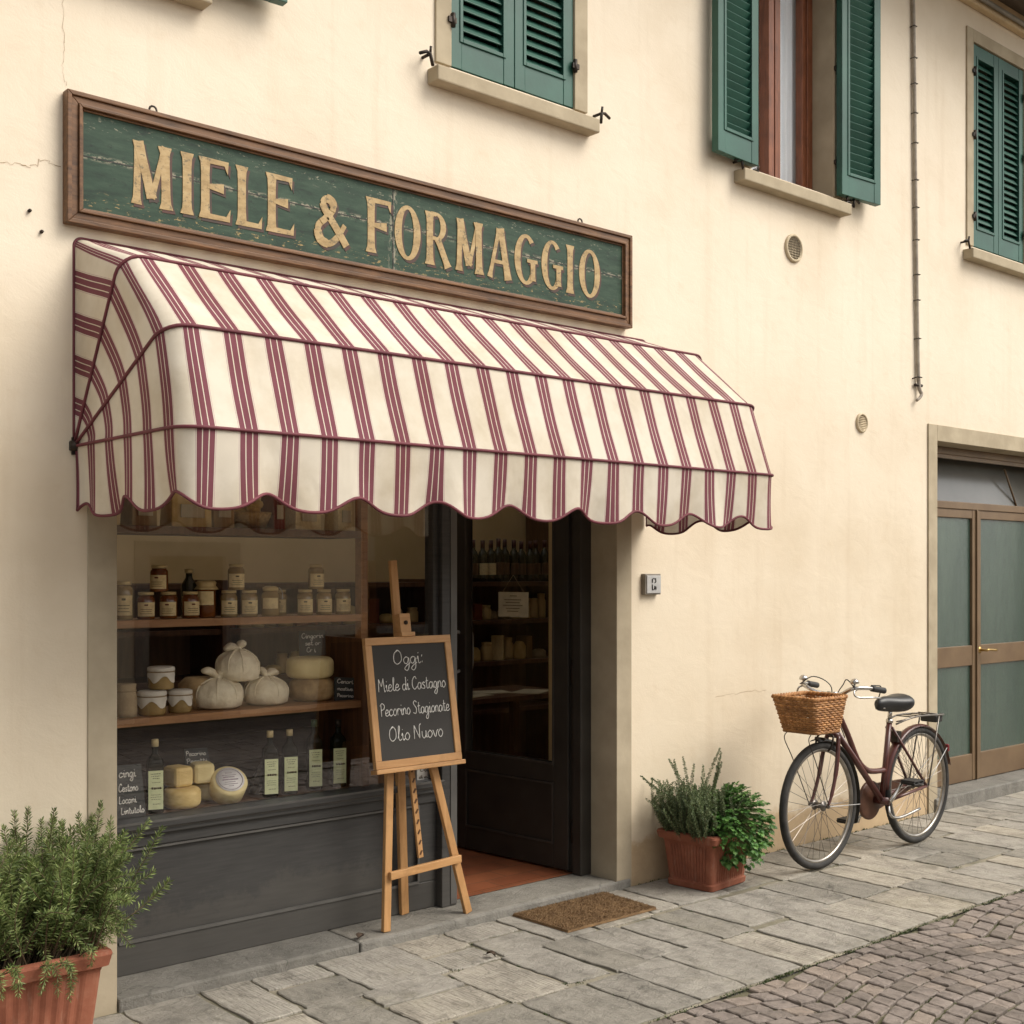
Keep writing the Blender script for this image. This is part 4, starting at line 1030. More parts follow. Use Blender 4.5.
# ================================================================== EASEL WITH CHALKBOARD
ea = thing('chalkboard_easel', 'beech easel carrying a framed chalkboard menu on the shop doorstep', 'easel', (3.2, .05, .04))
BO = Vector((2.903, -.02, .735)); BU = Vector((1, 0, 0)); BV = Vector((0, .085, .535)).normalized(); BN = BU.cross(BV)
BW, BH = .452, .545
def bp_(u, v, w=0): return BO+BU*u+BV*v+BN*w
def bbox(mb, u0, u1, v0, v1, w0, w1):
    vs = [bp_(u, v, w) for w in (w0, w1) for u, v in ((u0, v0), (u1, v0), (u1, v1), (u0, v1))]
    mb.add(vs, [(3, 2, 1, 0), (4, 5, 6, 7), (0, 1, 5, 4), (1, 2, 6, 5), (2, 3, 7, 6), (3, 0, 4, 7)])
FWd = .032
def leg(p, q, w=.036, d=.022): m_ = MB(); m_.bar(p, q, w, d, (0, 1, 0)); m_.build('leg', 'easel', ea, bevel=.003)
leg((2.997, .035, .041), (3.030, .055, .80)); leg((3.440, .035, .041), (3.235, .060, .80)); leg((3.215, .205, .041), (3.125, .13, 1.10), .04, .024)
mst = MB(); mst.bar((3.150, .085, .70), (3.102, .135, 1.60), .036, .02, (0, 1, 0)); mst.build('mast', 'easel', ea, bevel=.003)
rt_ = MB(); rt_.bar((3.215, .085, .31), (3.168, .10, .76), .026, .014, (0, 1, 0)); rt_.build('ratchet_bar', 'easel', ea, bevel=.002)
rn = MB(); 
for i in range(9):
    t = (i+.5)/10; p = Vector((3.215, .085, .31)).lerp(Vector((3.168, .10, .76)), t); rn.cut().bar(p+Vector((-.004, -.0085, -.008)), p+Vector((.006, -.0085, .010)), .007, .003, (0, 1, 0))
rn.pieces('notch', 'darkwood', ea)
cr = MB(); cr.bar((3.005, .018, .275), (3.385, .018, .292), .034, .018, (0, 1, 0)); cr.build('crossbar', 'easelx', ea, bevel=.003)
cp = MB(); bbox(cp, .185, .255, BH+.0, BH+.018, -.035, .022); bbox(cp, .192, .248, BH+.018, BH+.10, -.034, -.012+.018); cp.build('top_clamp', 'easelx', ea, bevel=.002)
kb = MB(); pk = bp_(.22, BH+.06, .006); kb.lathe([(0, 0), (.009, 0), (.009, .006), (0, .008)], 12, Matrix.Translation(pk) @ BN.to_track_quat('Z', 'Y').to_matrix().to_4x4()); kb.build('clamp_screw', 'blackmetal', ea)
lg = MB(); bbox(lg, -.002, BW+.014, -.020, -.001, -.03, .018); lg.build('ledge', 'easelx', ea, bevel=.003)
# the board rests on the ledge and is a thing of its own
cbd = thing('chalkboard', 'framed chalkboard reading Oggi and the day\'s offers in white handwriting', 'chalkboard', bp_(BW/2, 0, 0))
m_ = MB(); bbox(m_, .01, BW-.01, .01, BH-.01, -.008, .004); m_.build('slate', 'board', cbd)
m_ = MB(); bbox(m_, 0, BW, BH-FWd, BH, -.012, .012); m_.cut(); bbox(m_, 0, BW, 0, FWd, -.012, .012); m_.pieces('frame_rail', 'easelx', cbd, bevel=.002)
m_ = MB(); bbox(m_, 0, FWd, FWd, BH-FWd, -.012, .0115); m_.cut(); bbox(m_, BW-FWd, BW, FWd, BH-FWd, -.012, .0115); m_.pieces('frame_stile', 'easel', cbd, bevel=.002)
ck = MB(); pl_ = lambda u, v: bp_(u, v, .0050)
iw_ = BW-2*FWd; ih = BH-2*FWd
for txt, u0, u1, v, xh in (('Oggi:', .27, .69, .825, .034), ('Miele di Castagno', .045, .965, .595, .031), ('Pecorino Stagionate', .045, .985, .380, .031), ('Olio Nuovo', .125, .865, .160, .034)):
    ck.cut(); chalk_text(ck, txt, pl_, FWd+iw_*u0, FWd+iw_*u1, FWd+ih*v, xh*.88, .0017)
ck.pieces('chalk_line', 'chalk', cbd)

# ================================================================== DOORMAT
dmx = [(3.645, -.032), (3.655, -.383), (4.213, -.385), (4.228, -.032)]
dt = thing('doormat', 'brown coir doormat lying on the pavement before the shop door', 'doormat', (3.93, -.2, .003))
m_ = MB(); m_.add([(x, y, z) for z in (.003, .012) for x, y in dmx], [(0, 3, 2, 1)[::-1], (4, 5, 6, 7), (0, 1, 5, 4), (1, 2, 6, 5), (2, 3, 7, 6), (3, 0, 4, 7)]); m_.build('base', 'coir', dt, bevel=.004)
m_ = MB()
for _ in range(13000):
    s, t = R.random(), R.random()
    A = Vector(dmx[0]).lerp(Vector(dmx[3]), s); B = Vector(dmx[1]).lerp(Vector(dmx[2]), s); p = A.lerp(B, t); a_ = R.uniform(0, 2*PI); h = R.uniform(.003, .008)
    p = Vector((p.x, p.y, .0115)); sd_ = Vector((math.cos(a_), math.sin(a_), 0))*.0016; l_ = Vector((R.gauss(0, .005), R.gauss(0, .005), h)); m_.add([p-sd_, p+sd_, p+l_], [(0, 1, 2)])
m_.build('bristles', 'coir', dt)

def dry_leaf(x, y, z, rz, sz, label):
    t = thing('dry_leaf', label, 'leaf', (x, y, z), None, rz); m_ = MB(); n = 7; vs = []
    for i in range(n+1):
        u = i/n; w_ = sz*.42*math.sin(PI*min(1, u*1.02))**.8*(1+.25*math.sin(9*u)); cz = .010*math.sin(PI*u)+.006*u
        vs += [(sz*(u-.5), -w_, cz+.008), (sz*(u-.5), 0, cz), (sz*(u-.5), w_, cz+.010)]
    m_.add(vs, [(3*i+k, 3*i+k+1, 3*i+k+4, 3*i+k+3) for i in range(n) for k in range(2)]); m_.tube([(sz*.5, 0, .006), (sz*.8, .01, .004)], .0012, 4); m_.build('blade', 'deadleaf', t, world=False)
p = at(355, 931, 0); g_ = [(2.86, .02, .0415, .4, .045, 'curled dry brown leaf lying on the stone doorstep left of the easel'), (3.19, -.42, .004, 2.0, .04, 'small dry leaf lying on the paving slabs in front of the easel')]
for q_ in g_: dry_leaf(*q_)
# ================================================================== PLANTERS
def planter_box(mb, cx, cy, rot, bw, bd_, tw, td, h, rimh, z0=.002, nfl=11):
    """tapered fluted trough with a rolled rim"""
    mt = Matrix.Translation((cx, cy, z0)) @ Matrix.Rotation(rot, 4, 'Z')
    def ringp(w, d, z, fl, n=nfl):
        # rounded rectangle with fluted sides
        pts = []; sides = [((-w/2, -d/2), (w/2, -d/2)), ((w/2, -d/2), (w/2, d/2)), ((w/2, d/2), (-w/2, d/2)), ((-w/2, d/2), (-w/2, -d/2))]
        for A, B in sides:
            A = Vector(A); B = Vector(B); L = (B-A).length; t = (B-A)/L; nr = Vector((t.y, -t.x)); cr_ = .022
            m = n*6
            for k in range(m):
                s = k/m; p = A+t*(cr_+(L-2*cr_)*s)
                g_ = 0
                if .06 < s < .94: g_ = fl*(.5-.5*math.cos(2*PI*n*(s-.06)/.88))
                pts.append(p-nr*g_)
            # rounded corner
            c_ = B-t*cr_-nr*cr_
            for k in range(1, 5):
                a_ = (PI/2)*k/5; pts.append(c_+nr*cr_*math.cos(a_)+t*cr_*math.sin(a_))
        return [mt @ Vector((p.x, p.y, z)) for p in pts]
    def wd(z): return bw+(tw-bw)*z/h, bd_+(td-bd_)*z/h
    def ex(z, e): w, d = wd(z); return w+2*e, d+2*e
    L = [(0, .0, 0), (.004, .005, 0), (.028, .005, 0), (.034, -.002, 0), (.045, -.002, .007), (h-rimh-.02, -.002, .007), (h-rimh-.01, 0, 0), (h-rimh, .0, 0), (h-rimh+.001, .016, 0), (h-.012, .020, 0), (h-.003, .016, 0), (h, .006, 0), (h, -.012, 0), (h-.006, -.018, 0), (h-.05, -.02, 0)]
    rings = [ringp(*ex(z, e), z, f) for z, e, f in L]; n = len(rings[0]); vs = [p for r in rings for p in r]
    fs = [(i*n+k, i*n+(k+1) % n, (i+1)*n+(k+1) % n, (i+1)*n+k) for i in range(len(L)-1) for k in range(n)]
    fs.append(tuple(range(n))[::-1])
    mb.add(vs, fs)
    w, d = ex(h-.045, -.019)
    return mt, w, d
def needle(mb, p, d, L, w):
    d = d.normalized(); s = d.cross(Vector((R.uniform(-1, 1), R.uniform(-1, 1), R.uniform(-1, 1))))
    if s.length < 1e-4: return
    s = s.normalized()*w/2; m_ = p+d*L*.55
    mb.add([p, m_+s, p+d*L, m_-s], [(0, 1, 2, 3)])
def sprig(ns, nn, p0, tip, bend, sr, dens, L, w, start=.25, spread=.75):
    p0 = Vector(p0); tip = Vector(tip); mid = p0.lerp(tip, .5)+Vector(bend)
    q = spline([p0, mid, tip], 7); ns.tube(q, [sr*(1-.7*i/(len(q)-1)) for i in range(len(q))], 4)
    ln = sum((q[i+1]-q[i]).length for i in range(len(q)-1)); cnt_ = int(ln*(1-start)*dens)
    for k in range(cnt_):
        t = start+(1-start)*(k+R.random())/cnt_; f = t*(len(q)-1); i = min(int(f), len(q)-2); p = q[i].lerp(q[i+1], f-i); ax_ = (q[i+1]-q[i]).normalized()
        a_ = k*2.4+R.uniform(-.5, .5); o1 = ax_.orthogonal().normalized(); o2 = ax_.cross(o1)
        d = ax_*(1-spread+R.uniform(0, .25)+(.5*max(0, t-.85)/.15))+(o1*math.cos(a_)+o2*math.sin(a_))*spread
        needle(nn, p, d, L*R.uniform(.65, 1.15)*(1-.35*max(0, t-.8)/.2), w)
# big rosemary, left foreground
rp = thing('potted_rosemary', 'large rosemary bush in a fluted terracotta trough at the left edge', 'potted plant', (1.32, -.20, 0))
m_ = MB(); mt, w, d = planter_box(m_, 1.335, -.205, rad(-1), .50, .25, .575, .315, .335, .05)
POT = m_.build('pot', 'terracotta', rp)
m_ = MB(); m_.add([mt @ Vector(p) for p in ((-w/2, -d/2, .30), (w/2, -d/2, .30), (w/2, d/2, .30), (-w/2, d/2, .30))], [(0, 1, 2, 3)]); m_.build('soil', 'soil', rp)
ns, nn = MB(), MB()
for i in range(175):
    bx, by = 1.335+R.uniform(-.25, .25), -.205+R.uniform(-.12, .12)
    h = R.uniform(.18, .40); ox = R.gauss(0, .085); oy = R.gauss(0, .075)
    tip = (bx+ox+(bx-1.335)*.42, min(by+oy+(by+.205)*.5-.02, -.02), .32+h)
    sprig(ns, nn, (bx, by, .295), tip, (R.gauss(0, .035), R.gauss(0, .035)-.01, .03), .0032, 600, .031, .0045, .2, .74)
for i, (px, py, yy) in enumerate(((14, 812, -.1), (28, 808, -.13), (41, 820, -.16), (54, 810, -.1), (101, 802, -.16), (92, 818, -.12), (78, 815, -.2), (4, 826, -.2), (62, 822, -.22), (85, 826, -.25))):
    t = at(px, py, yy); sprig(ns, nn, (t.x-.02, yy-.02, .34), t, (R.gauss(0, .012), 0, .02), .0032, 680, .027, .0044, .15, .72)
for i in range(75):   # arching and trailing shoots, most to the right
    bx, by = 1.335+R.uniform(.0, .27), -.205+R.uniform(-.13, .06)
    t = (bx+R.uniform(.05, .24), by+R.uniform(-.16, .06), .34+R.uniform(-.04, .36))
    t = (min(t[0], 1.715), t[1], t[2])
    sprig(ns, nn, (bx, by, .30), t, (0, -.02, .09), .0028, 560, .028, .0043, .2, .76)
for i in range(9):
    bx = 1.335+R.uniform(-.24, .22); by = -.335
    sprig(ns, nn, (bx, by, .31), (bx+R.uniform(-.02, .06), by-.05-R.uniform(0, .05), R.uniform(.22, .31)), (.01, -.06, .06), .0024, 620, .023, .0034, .25, .75)
m_ = ns.build('branches', 'stem', rp); nn.build('needles', 'rosemary', rp)
# planter with thyme and parsley
tp = thing('herb_planter', 'rectangular terracotta planter holding grey green thyme and bright parsley', 'potted plant', (4.76, -.22, 0))
m_ = MB(); mt, w, d = planter_box(m_, 4.765, -.222, rad(6), .30, .255, .355, .315, .275, .042, nfl=12)
m_.build('pot', 'terracotta', tp)
m_ = MB(); m_.add([mt @ Vector(p) for p in ((-w/2, -d/2, .245), (w/2, -d/2, .245), (w/2, d/2, .245), (-w/2, d/2, .245))], [(0, 1, 2, 3)]); m_.build('soil', 'soil', tp)
ns, nn = MB(), MB()
for i in range(300):
    bx, by = 4.685+R.uniform(-.11, .12), -.21+R.uniform(-.15, .13)
    h = R.uniform(.12, .24)*(1.1 if bx < 4.74 else .9)
    t = (bx+R.gauss(0, .035)+(bx-4.70)*.55, min(by+R.gauss(0, .03)+(by+.2)*.35, -.02), .26+h)
    sprig(ns, nn, (bx, by, .245), t, (R.gauss(0, .022), R.gauss(0, .022), 0), .0015, 620, .0125, .0066, .12, .92)
for px, py in ((641, 776), (652, 778), (669, 759), (674, 760), (683, 757), (694, 764), (703, 765), (720, 748), (722, 762)):
    t = at(px, py, -.17); sprig(ns, nn, (4.70+R.uniform(-.03, .06), -.19, .25), t, (R.gauss(0, .01), 0, .02), .0016, 640, .0125, .0066, .2, .92)
for k in range(5):
    t = at(721-k*2, 752+k*11, -.17); sprig(ns, nn, (4.76, -.19, .25), t, (.01, 0, 0), .0018, 640, .0135, .007, .3, .92)
TY = ns.build('thyme_plant', 'stem', tp); nn.build('leaves', 'thyme', TY)
ns, nn = MB(), MB()
def leaflet(p, d, up, s):
    d = d.normalized(); sd_ = d.cross(up)
    if sd_.length < 1e-4: return
    sd_.normalize(); n_ = sd_.cross(d)
    q = [p, p+d*s*.35+sd_*s*.42+n_*s*.08, p+d*s*.75+sd_*s*.34, p+d*s*.72+sd_*s*.12-n_*s*.05, p+d*s*1.05-n_*s*.10, p+d*s*.72-sd_*s*.12-n_*s*.05, p+d*s*.75-sd_*s*.34, p+d*s*.35-sd_*s*.42+n_*s*.08]
    nn.add(q, [(0, 1, 2, 3), (0, 3, 4, 5), (0, 5, 6, 7)])
pc = Vector((4.79, -.35, .295))
for i in range(600):
    a_ = R.uniform(0, 2*PI); e = math.acos(R.uniform(-.85, 1)); rr = R.uniform(.72, 1.05)
    dv = Vector((math.cos(a_)*math.sin(e)*.185, math.sin(a_)*math.sin(e)*.165, math.cos(e)*.205))*rr
    t = pc+dv+Vector((.02, -.02, 0)); t.y = min(t.y, -.03)
    b0 = Vector((4.79+R.uniform(-.04, .04), -.27+R.uniform(-.05, .05), .245)); md = b0.lerp(t, .5)+Vector((0, 0, .05))
    q = spline([b0, md, t], 5); ns.tube(q, .0013, 4)
    dirn = (q[-1]-q[-2]).normalized()+Vector((0, 0, -.25)); up = Vector((R.gauss(0, .3), R.gauss(0, .3), 1)); sz = R.uniform(.018, .032)
    s1 = dirn.cross(up).normalized()
    leaflet(t, dirn, up, sz); leaflet(t-dirn*.006, dirn+s1*1.3, up, sz*.9); leaflet(t-dirn*.006, dirn-s1*1.3, up, sz*.9)
    if R.random() < .6:
        p2 = q[-3]; leaflet(p2, dirn+s1*1.6, up, sz*.8); leaflet(p2, dirn-s1*1.6, up, sz*.8)
PA = ns.build('parsley_plant', 'greenstem', tp); nn.build('leaves', 'parsley', PA)

# ================================================================== BICYCLE
bi = thing('bicycle', 'maroon step-through bicycle with wicker front basket leaning by the cream wall', 'bicycle', (5.95, -.42, 0))
BY = -.42; WR = .332; FH = Vector((5.43, BY, WR)); RH = Vector((6.385, BY, WR))
def wheel(hub, name_front):
    mt = Matrix.Translation(hub) @ Matrix.Rotation(rad(90), 4, 'X')
    rm = MB(); n = 56
    rm.tube([hub+Vector((math.cos(2*PI*k/n)*(WR-.040), 0, math.sin(2*PI*k/n)*(WR-.040))) for k in range(n)], .0125, 8, closed=True, flat=1)
    W = rm.build('wheel', 'rim', bi)
    ty = MB(); ty.tube([hub+Vector((math.cos(2*PI*k/n)*(WR-.020), 0, math.sin(2*PI*k/n)*(WR-.020))) for k in range(n)], .0195, 10, closed=True); ty.build('tyre', 'tyre', W)
    sp = MB(); ns_ = 32
    for k in range(ns_):
        a_ = 2*PI*k/ns_; s = 1 if k % 2 else -1; off = .55*(1 if (k//2) % 2 else -1)
        p = hub+Vector((math.cos(a_+off)*.022, s*.026, math.sin(a_+off)*.022)); q = hub+Vector((math.cos(a_)*(WR-.046), 0, math.sin(a_)*(WR-.046)))
        sp.tube([p, q], .0013, 4)
    sp.build('spokes', 'spoke', W)
    hb = MB(); hb.tube([hub+Vector((0, -.055, 0)), hub+Vector((0, .055, 0))], .006, 8); hb.tube([hub+Vector((0, -.03, 0)), hub+Vector((0, .03, 0))], .016, 10)
    for s in (-1, 1): hb.tube([hub+Vector((0, s*.024, 0)), hub+Vector((0, s*.029, 0))], .027, 14); hb.tube([hub+Vector((0, s*.05, 0)), hub+Vector((0, s*.062, 0))], .010, 6)
    hb.build('hub', 'spoke', W)
wheel(FH, True); wheel(RH, False)
BB = Vector((6.02, BY, .285)); ST = Vector((6.095, BY, .715)); HT = Vector((5.590, BY, .845)); HB = Vector((5.555, BY, .685))
HT = Vector((5.600, BY, .83)); HB = Vector((5.565, BY, .70))
fm = MB()
fm.tube([BB, ST], .0155, 12); fm.tube([HB, HT], .0175, 12)
fm.tube([HB+Vector((.004, 0, .02)), BB], .0175, 12)
fm.tube(spline([HT+Vector((-.004, 0, -.02)), (5.69, BY, .68), (5.785, BY, .535), (5.87, BY, .472), (5.95, BY, .455), (6.045, BY, .452)], 6), .0155, 12)
fm.tube([BB+Vector((0, -.045, 0)), BB+Vector((0, .045, 0))], .022, 12)
for s in (-1, 1):
    fm.tube([BB+Vector((.02, s*.03, 0)), RH+Vector((0, s*.058, 0))], .009, 8); fm.tube([ST+Vector((0, s*.018, -.03)), RH+Vector((0, s*.058, 0))], .008, 8)
fm.build('frame', 'frame_maroon', bi)
fk = MB()
for s in (-1, 1): fk.tube(spline([(5.553, BY+s*.034, .685), (5.532, BY+s*.045, .60), (5.505, BY+s*.05, .49), (5.465, BY+s*.053, .39), (5.43, BY+s*.054, WR)], 6), [.012]*13+[.010]*6+[.008]*6, 10)
fk.tube([(5.555, BY-.036, .688), (5.555, BY+.036, .688)], .014, 10); fk.build('fork', 'frame_maroon', bi)
def guard(hub, a0, a1, name, m='frame_maroon'):
    g_ = MB(); n = 30; r = WR+.016; vs = []
    for i in range(n+1):
        t = rad(a0+(a1-a0)*i/n)
        for k in range(7):
            b_ = (k/6-.5)*2; rr = r-(.012*b_*b_); vs.append(hub+Vector((math.cos(t)*rr, b_*.026, math.sin(t)*rr)))
    g_.add(vs, [(i*7+k, i*7+k+1, (i+1)*7+k+1, (i+1)*7+k) for i in range(n) for k in range(6)], smooth=True)
    o = g_.build('mudguard', m, bi); so = o.modifiers.new('solid', 'SOLIDIFY'); so.thickness = .002
    sm_ = MB()
    for s in (-1, 1):
        t = rad(a0+(a1-a0)*(.12 if hub is RH else .86)); sm_.tube([hub+Vector((0, s*.058, 0)), hub+Vector((math.cos(t)*(r-.01), s*.026, math.sin(t)*(r-.01)))], .0025, 6)
    sm_.build('stay', 'steel', o)
guard(FH, 97, -22, 'front', 'rubber'); guard(RH, 14, 178, 'rear')
cc = MB(); cmat = Matrix.Translation((5.985, BY+.055, .285)) @ Matrix.Rotation(rad(90), 4, 'X')
cc.lathe([(0, -.012), (.098, -.012), (.108, -.004), (.108, .006), (.098, .012), (0, .014)], 32, cmat)
cc.add([(5.99, BY+.05, .372), (6.40, BY+.05, .362), (6.46, BY+.05, .33), (6.40, BY+.05, .298), (5.99, BY+.05, .205), (5.99, BY+.066, .372), (6.40, BY+.066, .362), (6.46, BY+.066, .33), (6.40, BY+.066, .298), (5.99, BY+.066, .205)], [(0, 1, 2, 3, 4), (9, 8, 7, 6, 5), (1, 0, 5, 6), (2, 1, 6, 7), (3, 2, 7, 8), (4, 3, 8, 9), (0, 4, 9, 5)])
cc.build('chain_case', mat('brown_chain_case', (.12, .055, .032), (.075, .032, .02), rough=.45, scale=15, bs=.1), bi)
cr = MB(); P1 = Vector((6.115, BY-.075, .395)); P2 = Vector((5.905, BY+.085, .170))
cr.tube(spline([BB+Vector((0, -.05, 0)), BB+Vector((.02, -.062, .03)), P1], 5), [.013]*6+[.010]*5, 8); cr.tube([BB+Vector((0, .075, 0)), P2], .010, 8); CR = cr.build('crank', 'chrome', bi)
for p, s in ((P1, -1), (P2, 1)):
    pd = MB(); pd.box((p.x-.048, p.y+s*.012-(.0 if s > 0 else .085), p.z-.012), (p.x+.048, p.y+s*.012+(.085 if s > 0 else 0), p.z-.004)); pd.box((p.x-.048, p.y+s*.012-(.0 if s > 0 else .085), p.z+.004), (p.x+.048, p.y+s*.012+(.085 if s > 0 else 0), p.z+.012)); pd.tube([p, p+Vector((0, s*.095, 0))], .008, 8)
    for e in (-.046, .046): pd.box((p.x+e-.006, p.y+s*.012-(.0 if s > 0 else .085), p.z-.004), (p.x+e+.006, p.y+s*.012+(.085 if s > 0 else 0), p.z+.004))
    pd.build('pedal', 'rubber', bi, bevel=.002)
ks = MB(); ks.tube(spline([(6.03, BY-.035, .26), (6.02, BY-.05, .22), (6.05, BY-.058, .195), (6.14, BY-.062, .192), (6.30, BY-.066, .215)], 5), .008, 8); ks.build('kickstand', 'chrome', bi)
sp_ = MB(); sp_.tube([ST, ST+Vector((.012, 0, .085))], .0125, 10); sp_.tube([ST+Vector((.0, 0, -.005)), ST+Vector((.003, 0, .015))], .020, 10); sp_.box((6.075, BY-.025, .785), (6.135, BY+.025, .80)); sp_.tube([(6.0, BY-.022, .80), (6.24, BY-.022, .79)], .005, 6); sp_.tube([(6.0, BY+.022, .80), (6.24, BY+.022, .79)], .005, 6); sp_.build('seat_post', 'chrome', bi)
sa = MB(); secs = []
prof = [(5.965, .012, .020, .832), (5.982, .026, .034, .834), (6.02, .034, .042, .838), (6.07, .045, .045, .836), (6.12, .066, .047, .832), (6.165, .088, .050, .832), (6.20, .096, .053, .835), (6.225, .086, .050, .836), (6.24, .050, .034, .836)]
for x, hw, hh_, zc in prof:
    for k in range(16):
        t = 2*PI*k/16; zz = math.sin(t)*hh_*(.85 if math.sin(t) > 0 else 1.15); secs.append(Vector((x, BY+math.cos(t)*hw, zc-.012+zz)))
n = 16; sa.add(secs, [(i*n+k, i*n+(k+1) % n, (i+1)*n+(k+1) % n, (i+1)*n+k) for i in range(len(prof)-1) for k in range(n)]+[tuple(range(n))[::-1], tuple((len(prof)-1)*n+k for k in range(n))], smooth=True); o = sa.build('saddle', 'leather', bi); sb_ = o.modifiers.new('sub', 'SUBSURF'); sb_.levels = sb_.render_levels = 1
hbm = MB(); stm = Vector((5.595, BY, .895)); hbm.tube([HT, Vector((5.606, BY, .90))], .011, 10); hbm.tube([(5.604, BY, .893), (5.550, BY, .905)], .012, 8); hbm.tube([(5.55, BY-.03, .905), (5.55, BY+.03, .905)], .014, 10)
for s in (-1, 1):
    hbm.tube(spline([(5.55, BY, .905), (5.545, BY+s*.045, .905), (5.515, BY+s*.09, .918), (5.505, BY+s*.14, .942), (5.53, BY+s*.175, .950), (5.60, BY+s*.197, .946), (5.70, BY+s*.208, .930)], 6), .0105, 10)
    hbm.tube(spline([(5.53, BY+s*.165, .942), (5.49, BY+s*.17, .932), (5.50, BY+s*.185, .905), (5.60, BY+s*.215, .90), (5.665, BY+s*.215, .892)], 5), .005, 6)
HBO = hbm.build('handlebar', 'chrome', bi)
for s in (-1, 1):
    gp = MB(); gp.tube(spline([(5.61, BY+s*.198, .945), (5.65, BY+s*.202, .938), (5.71, BY+s*.209, .928)], 5), .0165, 10); gp.build('grip', 'rubber', HBO)
    bl = MB(); bc_ = Vector((5.515, BY+s*.158, .976)); bl.lathe([(0, .024), (.012, .021), (.021, .012), (.024, 0), (.020, -.003), (0, -.004)], 16, Matrix.Translation(bc_)); bl.tube([bc_, bc_+Vector((0, 0, -.03))], .006, 8); bl.build('bell', 'chrome', HBO)
cbb = MB(); cbb.tube(spline([(5.50, BY-.17, .95), (5.52, BY-.11, .99), (5.56, BY-.06, .96), (5.57, BY-.01, .88), (5.575, BY-.02, .72)], 6), .003, 6); cbb.cut().tube(spline([(5.50, BY+.17, .95), (5.51, BY+.09, .995), (5.56, BY+.02, .95), (5.60, BY+.03, .84), (5.70, BY+.025, .66)], 6), .003, 6); cbb.cut().tube(spline([(5.62, BY-.19, .96), (5.74, BY-.17, .945), (5.85, BY-.09, .88), (5.93, BY-.02, .80)], 6), .003, 6); cbb.pieces('brake_cable', 'rubber', bi)
bk_ = MB()
bk_.tube([(5.44, BY-.03, .68), (5.44, BY+.03, .68)], .008, 6)
for s in (-1, 1): bk_.tube(spline([(5.50, BY+s*.01, .70), (5.49, BY+s*.045, .69), (5.47, BY+s*.048, .64), (5.47, BY+s*.028, .615)], 4), .006, 6)
bk_.cut().box((6.13, BY-.03, .60), (6.17, BY+.03, .66)); bk_.pieces('brake', 'blackmetal', bi)
rk = MB()
for s in (-1, 1):
    rk.tube(spline([(6.13, BY+s*.02, .70), (6.20, BY+s*.05, .725), (6.32, BY+s*.06, .735), (6.56, BY+s*.06, .725), (6.575, BY+s*.03, .725)], 5), .005, 6); rk.tube([(6.52, BY+s*.06, .727), (6.40, BY+s*.062, WR)], .0045, 6)
for x in (6.26, 6.34, 6.42, 6.50): rk.tube([(x, BY-.06, .733), (x, BY+.06, .733)], .004, 6)
rk.tube([(6.17, BY+.0, .71), (6.55, BY, .729)], .004, 6)
rk.build('luggage_rack', 'spoke', bi)
rr_ = MB(); rr_.box((6.50, BY-.05, .682), (6.58, BY+.05, .722)); rr_.build('rack_bag', 'rubber', bi, bevel=.008)
tl = MB(); tl.box((6.70, BY-.013, .49), (6.722, BY+.013, .535)); tl.build('tail_light', 'redlens', bi, bevel=.006)
ds = MB()
for k in range(9):
    t = rad(82+9*k); 
    for s in (-1, 1): ds.tube([RH+Vector((0, s*.05, .01)), RH+Vector((math.cos(t)*(WR+.008), s*.026, math.sin(t)*(WR+.008)))], .0011, 4)
ds.build('dress_guard', 'rubber', bi)
# basket carrier and wicker basket
bcm = MB(); bcm.tube([(5.25, BY-.08, .728), (5.45, BY-.08, .728)], .005, 6); bcm.tube([(5.25, BY+.07, .728), (5.45, BY+.07, .728)], .005, 6); bcm.tube([(5.25, BY-.08, .728), (5.25, BY+.07, .728)], .005, 6); bcm.tube([(5.45, BY-.08, .728), (5.55, BY-.02, .72)], .005, 6); bcm.tube([(5.45, BY+.07, .728), (5.55, BY+.02, .72)], .005, 6)
for s in (-1, 1): bcm.tube(spline([(5.26, BY+s*.075, .728), (5.235, BY+s*.075, .69), (5.30, BY+s*.07, .58), (5.43, BY+s*.062, WR)], 6), .0026, 6)
bcm.build('basket_carrier', 'blackmetal', bi)
bs = thing('wicker_basket', 'brown wicker basket mounted in front of the bicycle handlebars', 'basket', (5.29, BY, .745))
BT = (5.180, 5.480, BY-.142, BY+.118, .906); BBt = (5.235, 5.452, BY-.118, BY+.092, .732)
def brect(t):
    x0, x1, y0, y1 = [BBt[i]+(BT[i]-BBt[i])*t for i in range(4)]; z = BBt[4]+(BT[4]-BBt[4])*t
    return x0, x1, y0, y1, z
def bloop(t, n):
    x0, x1, y0, y1, z = brect(t); r = .025; per_ = []; out = []
    cs = [(x1-r, y0+r, -90), (x1-r, y1-r, 0), (x0+r, y1-r, 90), (x0+r, y0+r, 180)]
    for cx, cy, a0 in cs:
        for k in range(6): a_ = rad(a0+90*k/5); per_.append(Vector((cx+r*math.cos(a_), cy+r*math.sin(a_), z)))
    L = [0]; m = len(per_)
    for i in range(m): L.append(L[-1]+(per_[(i+1) % m]-per_[i]).length)
    for k in range(n):
        s = L[-1]*k/n; i = max(j for j in range(m) if L[j] <= s); f = (s-L[i])/max(1e-9, L[i+1]-L[i]); out.append(per_[i].lerp(per_[(i+1) % m], f))
    return out
wk = MB(); NST = 44; rows_ = 15
for r_ in range(rows_):
    t = (r_+.6)/rows_; lp = bloop(t, NST*4); c_ = Vector(((BT[0]+BT[1])/2, BY, lp[0].z)); q = []
    for i, p in enumerate(lp):
        ph = math.cos(PI*i/4+(PI if r_ % 2 else 0)); n_ = (p-c_); n_.z = 0; q.append(p+n_.normalized()*.0030*ph+Vector((0, 0, R.gauss(0, .0006))))
    wk.tube(q, .0060, 5, closed=True)
